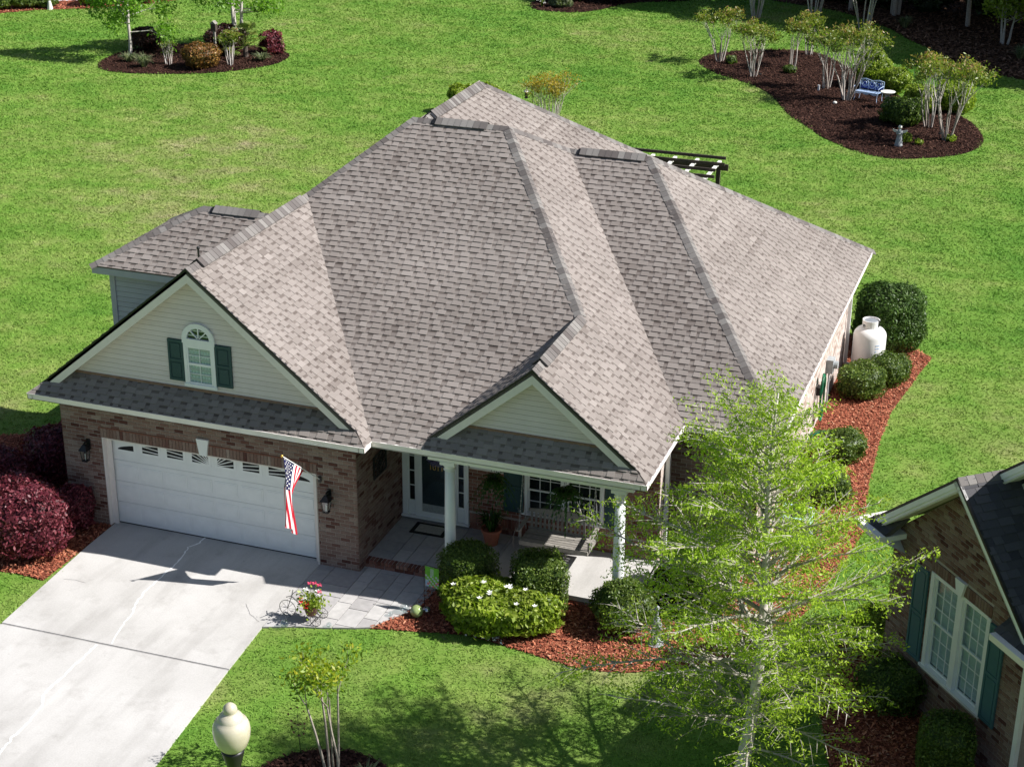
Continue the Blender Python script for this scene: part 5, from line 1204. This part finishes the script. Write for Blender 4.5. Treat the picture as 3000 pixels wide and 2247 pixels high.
# ---------------------------------------------------------------- neighbour's house (local frame: x along its gable front, y backwards)
nb = thing('neighbour_house', 'brown brick house corner with front gable, teal shutters and black shingle roof at lower right', 'house', (15.61, -.15, 0), math.radians(-49.6))
NM = Matrix.Translation((15.61, -.15, 0)) @ Matrix.Rotation(math.radians(-49.6), 4, 'Z')
AP, ZA, SN = 2.25, 4.93, .82
nf = Pl((0, .45, 0), X, Z, (0, -1, 0))
m_ = MB(); polyw = [(.30, 0), (4.2, 0), (4.2, 3.0), (AP, ZA-.22), (.30, 3.08)]
m_.box(.30, 1.46, .45, .65, 0, 3.0); m_.box(3.12, 4.2, .45, .65, 0, 3.0); m_.box(1.46, 3.12, .45, .65, 0, .94); m_.box(1.46, 3.12, .45, .65, 2.77, 3.0); m_.prism([(.30, .45, 3.0), (4.2, .45, 3.0), (AP, .45, ZA-.25)], (0, .2, 0)); m_.box(.30, .5, .65, 9, 0, 3.0)
nw = m_.build('front_wall', 'mortar', nb)
bk = brick_wall(None, nf, [[(.30, .01), (4.2, .01), (4.2, 2.99), (AP, ZA-.25), (.30, 2.99+.0)]], [(1.44, 3.14, .86, 3.0)])
soldier(nf, 1.44, 3.14, 2.78, 2.99, bk); soldier(nf, 1.40, 3.18, .87, .94, bk, .067)
bk = brick_wall(None, Pl((.30, .45, 0), (0, -1, 0), Z, (-1, 0, 0)), [[(-8.5, .01), (0, .01), (0, 2.95), (-8.5, 2.95)]], collect=bk, bw=.42, bh=.154)
emit(bk, 'brick', 'brick', nw, 'bricks', mw=NM)
MB().box(2.17-.0, 2.42, .40, .44, 2.78, 3.03).build('keystone', 'white', nb) if False else MB().prism([(2.22, .445, 2.76), (2.36, .445, 2.76), (2.43, .445, 3.03), (2.15, .445, 3.03)], (0, -.06, 0)).build('keystone', 'white', nb)
w_ = MB(); nf.box(w_, 1.46, 1.55, .94, 2.77, -.08, .02); nf.box(w_, 3.03, 3.12, .94, 2.77, -.08, .02); nf.box(w_, 2.22, 2.36, .94, 2.77, -.08, .02); nf.box(w_, 1.42, 3.16, .90, .95, -.08, .05); nf.box(w_, 1.55, 3.03, 2.70, 2.77, -.08, .01)
wo = w_.build('window', 'white', nb)
for a, b in ((1.55, 2.22), (2.36, 3.03)): sash(nf, wo, a, b, 1.83, 2.70, 3, 3, -.06, fr=.035, mun=.014); sash(nf, wo, a, b, .95, 1.86, 3, 3, -.085, fr=.035, mun=.014)
for k in range(44): m_ = MB(); nf.box(m_, 1.52, 3.06, .98+k*.040, .98+k*.040+.034, -.125, -.118, random.random()); m_.build('blind_slat', 'blind', wo)
m_ = MB(); nf.box(m_, 1.46, 3.12, .94, 2.77, -.17, -.15); m_.build('room', 'dark', wo)
shutter(nf, 1.01, 1.41, .94, 2.72, 'shutter_n', nb); shutter(nf, 3.16, 3.54, .94, 2.74, 'shutter_n', nb)
dk = MB(); sh = []
def nroof(pts, u, coarse=False, seed=0):
    P = np.array(pts, float); nn_ = np.zeros(3)
    for i in range(1, len(P)-1): nn_ += np.cross(P[i]-P[0], P[i+1]-P[0])
    nn_ /= np.linalg.norm(nn_); nn_ = nn_ if nn_[2] > 0 else -nn_
    u = np.array(u, float); v = np.cross(nn_, u); v /= np.linalg.norm(v); v = v if v[2] > 0 else -v
    zmin = P[:, 2].min(); O = P[0]-v*((P[0][2]-zmin)/v[2]); pl = Pl(O, u, v, nn_); Q = [((q-O)@pl.u, (q-O)@pl.v) for q in P]; Q = Q if area2(Q) > 0 else Q[::-1]
    dk.prism([pl.P(a, b, -.012) for a, b in Q], -nn_*.07); umin = min(a for a, b in Q); umax = max(a for a, b in Q); vmax = max(b for a, b in Q); e = .143 if not coarse else .286; v0 = 0
    while v0 < vmax:
        x = umin-random.uniform(0, .5); tooth = random.random() < .5
        while x < umax:
            w = random.uniform(.15, .30)*(2 if coarse else 1); c = clip_convex([(x+.002, v0), (x+w-.002, v0), (x+w-.002, v0+e), (x+.002, v0+e)], Q)
            if c: sh.append(tile_piece(pl, c, v0, e, .001, .019 if tooth else .008, -.014, min(1, max(0, random.gauss(.5, .2)-(0 if tooth else .15)))))
            x += w; tooth = not tooth
        v0 += e
ZL = ZA-AP*SN
nroof([(0, .12, ZL), (AP, .12, ZA), (AP, 5, ZA), (0, 5, ZL)], (0, -1, 0), True, 1)
nroof([(4.5, .12, ZA-2.25*SN), (4.5, 5, ZA-2.25*SN), (AP, 5, ZA), (AP, .12, ZA)], (0, 1, 0), False, 2)
nroof([(-.05, 0, ZL), (.62, 0, ZL), (.62, .45, ZL+.30), (.3, .45, ZL+.30)], (1, 0, 0), False, 3)
nroof([(3.75, 0, ZL-.06), (7.5, 0, ZL-.06), (7.5, 1.0, ZL+.6), (3.75, 1.0, ZL+.6)], (1, 0, 0), False, 4)
nroof([(2.1, .9, 4.78), (4.45, .9, 6.72), (4.45, 9, 6.72), (2.1, 9, 4.78)], (0, -1, 0), True, 5)
nroof([(6.8, .9, 4.78), (6.8, 9, 4.78), (4.45, 9, 6.72), (4.45, .9, 6.72)], (0, 1, 0), True, 6)
nr = dk.build('roof', 'deck', nb); emit(sh, 'shingle', 'shingle_n', nr, 'shingles', mw=NM)
emit(caps((AP, .12, ZA), (AP, 1.0, ZA), (SN, 0, 1), (-SN, 0, 1), step=.16), 'ridge_cap', 'cap', nr, 'ridge_caps')
def nrake(lo, hi, yf, yw, wid=.20):
    lo = Vector(lo); hi = Vector(hi); d = (hi-lo).normalized(); n_ = Vector((-d.z, 0, d.x)); n_ = n_ if n_.z > 0 else -n_; F_ = Vector((0, yf, 0))
    MB().prism([lo-n_*.03+F_, hi-n_*.03+F_, hi-n_*.12+F_, lo-n_*.12+F_], (0, .05, 0)).prism([lo-n_*.12+F_+Vector((0, .02, 0)), hi-n_*.12+F_+Vector((0, .02, 0)), hi-n_*wid+F_+Vector((0, .02, 0)), lo-n_*wid+F_+Vector((0, .02, 0))], (0, .03, 0)).build('rake_board', 'white', nb)
    MB().prism([lo-n_*(wid-.03)+F_, hi-n_*(wid-.03)+F_, hi-n_*(wid-.01)+F_, lo-n_*(wid-.01)+F_], (0, yw-yf, 0)).build('rake_soffit', 'soffit', nb)
    MB().prism([lo+n_*.012+F_, hi+n_*.012+F_, hi-n_*.035+F_, lo-n_*.035+F_], (0, .05, 0)).build('drip_edge', 'black', nb)
nrake((.02, 0, ZL+.02), (AP, 0, ZA), .10, .45); nrake((4.5, 0, ZL), (AP, 0, ZA), .10, .45, .13)
nrake((2.1, 0, 4.78), (4.45, 0, 6.72), .88, 1.2); nrake((6.8, 0, 4.78), (4.45, 0, 6.72), .88, 1.2)
m_ = MB().prism([(2.3, 1.2, 4.6), (6.6, 1.2, 4.6), (4.45, 1.2, 6.5)], (0, .1, 0)).box(2.3, 6.6, 1.2, 1.3, 3.0, 4.6).box(2.3, 2.4, 1.3, 9, 3, 4.7); m_.build('upper_gable_wall', 'siding_g', nb)
MB().box(-.03, .66, -.13, -.005, ZL-.10, ZL+.01).build('gutter', 'gutter', nb); MB().box(-.17, -.04, -.13, 5, ZL-.10, ZL+.01).build('gutter', 'gutter', nb); MB().box(3.80, 7.5, -.12, -.005, ZL-.17, ZL-.06).build('gutter', 'gutter', nb)
MB().prism([(.0, 0, ZL-.12), (.64, 0, ZL-.12), (.64, .44, ZL-.12), (.0, .44, ZL-.12)], (0, 0, .1)).prism([(.30, .44, ZL-.12), (.64, .0, ZL-.12), (.64, .44, ZL-.40)], (.02, 0, 0)).build('eave_return', 'white', nb)
MB().box(4.12, 4.22, .36, .44, 0, 2.9).build('downspout', 'white', nb); MB().box(4.2, 7.2, 1.0, 1.2, 0, 4.6).build('side_wall', 'mortar', nb)

# ---------------------------------------------------------------- back lawn: right island
G1 = 'crape myrtles in the right island bed'
CM = [(1.90, 48.67, 2.65, 1.75, 'cm_olive', 'leftmost crape myrtle of the right island with thin pale stems', 8), (4.01, 46.23, 2.75, 1.95, 'cm_olive', 'flat topped crape myrtle second from the left, nearest the lawn curve', 11),
      (5.24, 48.61, 2.40, 1.45, 'cm_olive', 'thin low crape myrtle third from the left in the right island', 5), (5.5, 51.62, 2.2, 1.3, 'cm_olive', 'crape myrtle at the back edge of the right island', 6),
      (7.40, 45.19, 3.0, 1.5, 'cm_olive', 'crape myrtle just left of the big one by the blue bench', 7), (8.58, 43.35, 3.45, 2.5, 'cm_olive', 'largest crape myrtle with many white stems left of the blue bench', 16),
      (12.34, 40.05, 3.0, 1.8, 'cm_olive', 'crape myrtle right of the bird bath, left one of the end pair', 7), (13.24, 38.30, 3.45, 2.4, 'cm_olive', 'crape myrtle with rusty top at the right end of the island', 9)]
for x, y, h, cw, mt_, lab, ns in CM: crape('crape_myrtle', x, y, h, cw*1.22, mt_, lab, G1, stems=ns, n=int(850*cw), leaf=.07, thick=1.2, base=.14, depth=4, vert=.12, ratio=.6, dx=(-.35 if abs(x-12.34) < .01 else 0))
G2 = 'crape myrtles behind the back lawn'
for x, y, h, cw, lab in ((1.30, 59.66, 4.0, 2.6, 'pale stemmed crape myrtle on the back lawn edge behind the left part of the island'), (4.24, 60.05, 3.4, 2.4, 'orange topped crape myrtle at the back, middle one of three'), (7.03, 58.35, 3.6, 3.2, 'wide orange topped crape myrtle at the back, nearest the dark trees')):
    crape('crape_myrtle', x, y, h, cw, 'cm_orange' if x > 2 else 'cm_olive', lab, G2, stems=9, n=int(900*cw), leaf=.08, thick=1.4, base=.2)
crape('crape_myrtle', -1.87, 35.2, 2.15, 2.6, 'cm_orange', 'vase shaped shrub with orange leaf tips behind the roof', stems=26, n=2600, leaf=.045, thick=.8, base=.22, depth=2)
for x, y, r, h, mt_, lab in ((9.2, 46.3, .80, 1.55, 'lime', 'bright green shrub behind the blue bench, the taller left one'), (10.25, 45.4, .72, 1.10, 'lime', 'bright green shrub right behind the bird bath'), (11.75, 42.9, .80, .95, 'lime', 'bright green shrub left of the end pair of crape myrtles'), (13.05, 43.1, .80, 1.2, 'lime', 'bright green shrub behind the rightmost crape myrtles'), (11.35, 40.35, .85, .95, 'box', 'low dark green shrub between the bird bath and the crape myrtle')):
    mound('island_shrub', x, y, r, h, mt_, lab, group='shrubs of the right island', n=3600, leaf=.06, lumps=.12)
for x, y, r, h, lab in ((11.78, 37.4, .2, .36, 'tiny green plant behind the angel statue'), (12.3, 37.16, .14, .22, 'tiny green plant alone on dark mulch right of the statue'), (13.40, 38.2, .2, .22, 'tiny green plant at the foot of the rightmost crape myrtle'), (5.38, 47.5, .25, .36, 'tiny dark plant under the third crape myrtle'), (2.52, 48.4, .25, .34, 'tiny dark plant beside the leftmost crape myrtle')):
    mound('small_plant', x, y, r, h, 'lime' if y < 40 else 'box', lab, 'plant', 'small plants on the dark mulch', n=350, leaf=.045, lumps=.2)
# blue bench
bn = thing('garden_bench', 'blue and white metal garden bench with scrolled back on the dark mulch', 'bench', (9.44, 43.55, .01), -.32); m_ = MB()
for k in range(7): MB().bar((-.52, -.22+k*.07, .40), (.52, -.22+k*.07, .40), .045, .015).build('seat_slat', 'palebl', bn)
MB().prism([(-.54, -.26, .36)]+[(-.54+1.08*k/12, -.26, .36-.05*abs(math.sin(k*PI/4))) for k in range(13)]+[(.54, -.26, .42), (-.54, -.26, .42)], (0, .02, 0)).build('seat_apron', 'palebl', bn)
m_ = MB()
for i, x in enumerate((-.33, 0, .33)): ring(m_, (x, .27, .68-(.06 if i == 1 else 0)), .15, 'y', .014, 16); ring(m_, (x, .27, .66), .08, 'y', .011, 12)
for x in (-.165, .165): m_.tube([(x, .27, .42), (x, .27, .84)], .012, 5)
m_.tube([(-.54, .26, .40), (-.54, .28, .82), (-.3, .28, .86), (0, .28, .80), (.3, .28, .86), (.54, .28, .82), (.54, .26, .40)], .016, 6); m_.build('back_scrolls', 'palebl', bn)
m_ = MB()
for x in (-.33, 0, .33):
    for a in range(5): q = a*2*PI/5; m_.prism([(x, .268, .66), (x+.10*math.cos(q-.3), .268, .66+.10*math.sin(q-.3)), (x+.13*math.cos(q), .268, .66+.13*math.sin(q)), (x+.10*math.cos(q+.3), .268, .66+.10*math.sin(q+.3))], (0, .01, 0))
m_.box(-.5, .5, .272, .28, .44, .60); m_.build('back_panel', 'blue', bn)
for s_ in (-1, 1):
    MB().tube([(s_*.54, .27, .64), (s_*.56, -.05, .64), (s_*.56, -.26, .60), (s_*.54, -.24, .42)], .014, 6).build('armrest', 'palebl', bn)
    for y_ in (-.24, .25): MB().tube([(s_*.52, y_, .40), (s_*.50, y_, .2), (s_*.53, y_-.04, .0)], .014, 6).build('leg', 'palebl', bn)
# bird bath
bb = thing('bird_bath', 'grey stone bird bath standing right of the blue bench', 'bird bath', (10.34, 42.6, 0)); MB().lathe([(.20, 0), (.20, .05), (.15, .09), (.10, .25), (.09, .5), (.12, .58)], 16).build('pedestal', 'stone', bb, smooth=True); MB().lathe([(.12, .58), (.24, .62), (.30, .68), (.31, .70), (.27, .695), (.10, .655)], 20).build('basin', 'stone_w', bb, smooth=True)
# angel statue
an = thing('angel_statue', 'grey stone angel statue with pale outstretched wings at the island front', 'statue', (11.61, 36.7, 0)); MB().lathe([(.17, 0), (.15, .1), (.10, .35), (.085, .52), (.11, .58), (.06, .66), (.035, .69)], 16).build('robe', 'stone', an, smooth=True); MB().sphere((0, 0, .76), .075, 12, 8).build('head', 'stone_w', an, smooth=True)
for s_ in (-1, 1):
    MB().prism([(s_*.05, .03, .60), (s_*.27, .06, .66), (s_*.28, .06, .60), (s_*.20, .05, .54), (s_*.06, .03, .52)], (0, .03, 0)).build('wing', 'stone_w', an); MB().tube([(s_*.08, 0, .60), (s_*.10, -.07, .50), (0, -.11, .52)], [.03, .025, .02], 6).build('arm', 'stone', an)
# path light, solar stakes
def path_light(x, y, lab):
    t_ = thing('path_light', lab, 'garden light', (x, y, 0), 0, 'small black path lights in the island'); MB().tube([(0, 0, 0), (0, 0, .2)], .015, 6).build('stake', 'black', t_); MB().lathe([(.07, .2), (.065, .24), (.01, .27)], 10).build('cap', 'black', t_)
path_light(12.95, 38.4, 'small black path light left of the rightmost crape myrtle'); path_light(4.35, 45.9, 'small black path light by the second crape myrtle')
o_ = MB().sphere((0, 0, .06), .09, 10, 6, .5, .7).build('white_stone', 'stone_w'); o_.location = (8.23, 42.5, .01); tag(o_, 'small white stone on dark mulch left of the bench', 'stone')
o_ = MB().box(-.04, .04, -.04, .04, 0, .25).build('white_marker', 'white'); o_.location = (7.18, 44.6, .01); tag(o_, 'small white garden marker below the crape myrtle stems', 'marker')

# left island
leafy_tree('birch_tree', -23.69, 39.75, 5.6, 4.6, 'birchleaf', 'bark_w', 'single white trunk birch at the left end of the left island', r0=.09, n=8500, leaf=.085, nbr=26, clump=.20, group='birches of the left island', first=.20, droop=.5)
leafy_tree('birch_tree', -19.85, 42.9, 6.2, 4.8, 'birchleaf', 'bark_w', 'three stemmed birch behind the wooden post of the left island', r0=.10, n=9000, leaf=.085, nbr=15, stems=3, clump=.20, group='birches of the left island', first=.25, droop=.5)
crape('crape_myrtle', -21.28, 39.01, 1.45, .85, 'cm_olive', 'small pollarded crape myrtle with white stems and reddish tips in the left island', 'crape myrtles in the left island', stems=9, n=260, leaf=.05, thick=1.3, depth=1, base=.13)
crape('crape_myrtle', -18.63, 39.89, 1.8, 1.4, 'cm_olive', 'olive topped crape myrtle in front of the palm', 'crape myrtles in the left island', stems=7, n=1000, leaf=.06, thick=1.3, depth=2)
mound('red_shrub', -23.85, 41.4, .72, 1.0, 'dredleaf', 'dark red rounded shrub just right of the single birch trunk', group='red leaved shrubs of the left island', n=3400, leaf=.055)
mound('red_shrub', -19.95, 41.9, .92, 1.35, 'dredleaf', 'dark red shrub behind the wooden post', group='red leaved shrubs of the left island', n=3800, leaf=.055)
mound('red_shrub', -17.95, 42.7, .5, .95, 'loro', 'small reddish shrub at the right end beside the palm', group='red leaved shrubs of the left island', n=1600, leaf=.06, lumps=.2)
mound('orange_shrub', -19.57, 38.9, .80, 1.12, 'orangeleaf', 'round orange and green shrub at the front edge of the left island', n=4200, leaf=.055)
for x, y, h, lab in ((-22.0, 38.1, .65, 'pale grey green grass tuft in the left island'), (-17.7, 41.2, .4, 'low grass tuft at the right tip of the left island'), (-23.2, 38.8, .45, 'low green tuft at the birch foot')):
    t_ = thing('ornamental_grass', lab, 'grass tuft', (x, y, 0), 0, 'grass tufts of the left island'); m_ = MB(); blades(m_, 190, h, .5, .02); m_.build('blades', 'tuft', t_)
ps = thing('birdhouse_post', 'grey wooden post with small bird house in the left island', 'bird house', (-19.75, 40.6, 0)); MB().box(-.05, .05, -.05, .05, 0, 1.55).build('post', 'greywood', ps); MB().box(-.12, .12, -.10, .10, 1.35, 1.68).build('house_box', 'darkwood', ps); MB().prism([(-.15, -.13, 1.66), (.15, -.13, 1.66), (0, -.13, 1.80)], (0, .26, 0)).build('house_roof', 'greywood', ps)
pmt = thing('palm', 'small fan palm with yellowing fronds at the right side of the left island', 'palm', (-18.75, 41.6, 0)); MB().lathe([(.13, 0), (.11, .4), (.12, .5)], 10).build('trunk', 'bark_b', pmt)
for i in range(22):
    a = i*2.4; el = random.uniform(-.1, 1.3); L = random.uniform(.65, 1.0); d_ = Vector((math.cos(a)*math.cos(el), math.sin(a)*math.cos(el), math.sin(el))); c = Vector((0, 0, .5))+d_*L; m_ = MB(); m_.tube([(0, 0, .48), c], .012, 4, .5)
    sd = d_.cross(Vector((0, 0, 1))).normalized()
    for k in range(-6, 7):
        q = k*.20; v_ = (d_*math.cos(q)+sd*math.sin(q)); e_ = c+v_*.42+Vector((0, 0, -.12)); w2 = v_.cross(d_.cross(sd)).normalized()*.022; mid = c+v_*.25; m_.add([c, mid-w2, e_, mid+w2], [(0, 1, 2, 3)], random.random())
    m_.build('frond', 'palm', pmt)
# shrubs, hook and feeder behind the roof
mound('green_shrub', -5.7, 35.6, .62, 1.15, 'lime', 'leafy green shrub left behind the roof peak', group='green shrubs behind the roof', n=2600, leaf=.075, lumps=.15)
mound('green_shrub', -4.35, 35.2, .75, 1.3, 'lime', 'leafy green shrub just right behind the roof peak', group='green shrubs behind the roof', n=2200, leaf=.075, lumps=.15)
mound('green_shrub', -3.5, 34.6, .35, .9, 'lime', 'small green sprig showing over the roof line beside the feeder', group='green shrubs behind the roof', n=500, leaf=.07, lumps=.2)
hk = thing('shepherd_hook', 'black shepherd hook standing beside the orange tipped shrub', 'garden hook', (-2.75, 35.6, 0)); MB().tube([(0, 0, 0), (0, 0, 1.25), (-.06, 0, 1.36), (-.16, 0, 1.38), (-.24, 0, 1.3), (-.25, 0, 1.22)], .014, 6).build('pole', 'black', hk)
bf = thing('bird_feeder', 'small bird feeder hanging from the shepherd hook', 'bird feeder', (-3.0, 35.6, .95)); MB().lathe([(.05, -.12), (.09, -.10), (.06, -.08), (.06, .15)], 10).build('seed_tube', 'bark_b', bf); MB().lathe([(.12, .15), (.08, .2), (.01, .25)], 10).build('cap', 'stone_w', bf); MB().tube([(0, 0, .25), (0, 0, .29)], .006, 4).build('wire', 'black', bf)

# ---------------------------------------------------------------- far back: beds, trees, fence, house on the left
for x, y, r, h, mt_, lab in ((-9.3, 60.6, 1.2, 1.7, 'holly', 'dark rounded shrub at the left of the far back bed'), (-7.0, 61.3, 1.2, 1.6, 'box', 'green shrub in the middle of the far back bed'), (-4.6, 63.4, 1.3, 1.8, 'holly', 'dark shrub at the right of the far back bed'), (-9.0, 58.7, .5, .6, 'tuft', 'small pale shrub at the front of the far back bed')):
    mound('back_shrub', x, y, r, h, mt_, lab, group='shrubs of the far back bed', n=2600, leaf=.09, lumps=.15)
t_ = thing('white_flower_clump', 'small clump of white flowers at the left tip of the far back bed', 'flowers', (-9.95, 58.3, 0)); [(lambda m_: (blooms(m_, [(random.gauss(0, .15), random.gauss(0, .1), random.uniform(.2, .6))], .07), m_.build('bloom', 'petal', t_)))(MB()) for _ in range(10)]; m_ = MB(); blades(m_, 60, .5, .2, .02); m_.build('leaves', 'box', t_)
DT = [(11.8, 61.2, 10, 6.0, 1, 'slender pale trunk tree in the dark corner wood'), (7.95, 63.0, 8, 5.5, 3, 'dark leafed tree at the left of the dark corner wood'), (15.5, 60.5, 9, 6.5, 1, 'dark tree at the right of the corner wood'), (10.2, 67, 11, 7, 1, 'dark tall tree deep in the corner wood'), (19, 57, 10, 7.5, 1, 'dark tree beyond the right frame edge'), (3.5, 69, 10, 7, 1, 'dark tree behind the orange topped crape myrtles'), (-1.5, 71, 10, 7, 1, 'dark tree at the far top of the back lawn'), (20, 64, 11, 8, 1, 'dark tall tree behind the right corner wood'), (22.5, 51.5, 9, 7, 1, 'dark tree on the right, casting shade on the lawn edge'), (14.5, 70, 11, 8, 1, 'tall dark tree behind the wooden fence'),
 (5.6, 63.2, 11, 7, 1, 'dark tree beside the wide orange topped crape myrtle, crown above the frame'), (-.5, 64.5, 9, 5.5, 1, 'dark tree over the right end of the far back bed'), (19.5, 60.5, 12, 8, 1, 'tall dark tree right of the wood, casting shade over the pine straw'), (24, 66, 13, 9, 1, 'tall dark tree at the right rear of the wood'), (18.2, 54.6, 9, 6.5, 1, 'dark tree just beyond the right frame edge over the grass tuft'), (26, 58, 13, 9, 1, 'tallest dark tree right of the wood'), (16.5, 65.5, 12, 8, 1, 'dark tree inside the wood behind the small sunlit tree')]
for x, y, h, cw, s_, lab in DT: leafy_tree('shade_tree', x, y, h, cw, 'dkgreen', 'bark_c', lab, 'dark trees of the corner wood', r0=.13, n=9000, leaf=.24, nbr=20 if s_ == 1 else 9, stems=s_, clump=.38, first=.42 if y in (63.2, 64.5) else .16)
leafy_tree('small_tree', 13.9, 57.4, 2.7, 2.8, 'lime', 'bark_w', 'small sunlit yellow green tree at the edge of the dark wood', r0=.07, n=2600, leaf=.10, nbr=12, stems=3, clump=.18, first=.35)
for x, y, r, h, lab in ((6.5, 65.5, 1.5, 2.2, 'dark understorey shrub left in the corner wood'), (9.4, 64.6, 1.5, 2.4, 'dark understorey shrub in the middle of the corner wood'), (12.8, 64.6, 1.5, 2.2, 'dark understorey shrub right of the slender trunk'), (16.6, 55.8, 1.3, 1.7, 'dark shrub at the right border of the wood'), (4.2, 66.2, 1.4, 2.0, 'dark shrub beneath the far orange crape myrtle')):
    mound('understorey_shrub', x, y, r, h, 'dkgreen', lab, group='dark shrubs of the corner wood', n=2600, leaf=.13, lumps=.2)
for x, y, h, lab in ((8.9, 59.6, .7, 'pale blue green grass tuft at the wood edge'), (14.9, 54.2, .7, 'pale grass tuft on dark mulch near the right frame edge')):
    t_ = thing('ornamental_grass', lab, 'grass tuft', (x, y, 0), 0, 'grass tufts at the wood edge'); m_ = MB(); blades(m_, 160, h, .55, .025); m_.build('blades', 'tuft', t_)
fn = thing('board_fence', 'dark vertical board fence behind the corner wood', 'fence', (4, 72.5, 0), -.10)
b0 = MB().box(0, .14, 0, .025, .05, 1.85).build('board', 'board', fn)
for k in range(1, 150): c = b0.copy(); COL.objects.link(c); c.location = (k*.152, random.uniform(-.004, .004), random.uniform(-.015, .015))
for z in (.4, 1.5): MB().box(0, 22.8, .03, .07, z, z+.09).build('rail', 'board', fn)
# neighbour on the far left
fh = thing('far_house', 'white sided house wall at the top left corner behind a hedge', 'house', (-37.2, 48.05, 0), math.radians(38)); MB().box(-6, 7, 0, 8, 0, 3).build('wall', 'white', fh)
for k in range(20): MB().prism([(-6, -.02, k*.15), (-6, 0, k*.15+.15), (-6, 0, k*.15)], (13, 0, 0)).build('siding_board', 'white', fh)
MB().prism([(-6.4, -.4, 2.95), (-6.4, 8.4, 2.95), (-6.4, 4, 5.4)], (13.8, 0, 0)).build('roof', 'shingle', fh)
for i, (x, y, r, h, mt_, lab) in enumerate(((-36.2, 47.3, .75, .75, 'box', 'low green hedge shrub at the top left frame corner'), (-35.1, 48.1, .75, .75, 'box', 'low green hedge shrub before the white wall, second from the left'), (-34.2, 48.6, .6, .65, 'box', 'low green hedge shrub nearest the little white statue'), (-32.2, 50.2, .85, .95, 'lime', 'yellow green shrub on red mulch right of the white statue'), (-30.4, 51.6, 1.0, 1.3, 'box', 'rounded green shrub on red mulch at the top left'), (-27.5, 57.0, 1.0, 1.2, 'holly', 'dark green shrub at the end of the top left mulch bed'), (-25.9, 59.8, 1.0, 1.2, 'dkgreen', 'dark shrub beyond the top left mulch bed'))):
    mound('hedge_shrub', x, y, r, h, mt_, lab, group='shrubs before the far left house', n=2200, leaf=.08, lumps=.12)
wsx = thing('white_statue', 'tiny white statue on red mulch at the top left', 'statue', (-33.6, 48.1, 0)); MB().lathe([(.16, 0), (.12, .2), (.08, .4), (.05, .45)], 10).build('body', 'stone_w', wsx); MB().sphere((0, 0, .52), .08, 8, 6).build('head', 'stone_w', wsx)
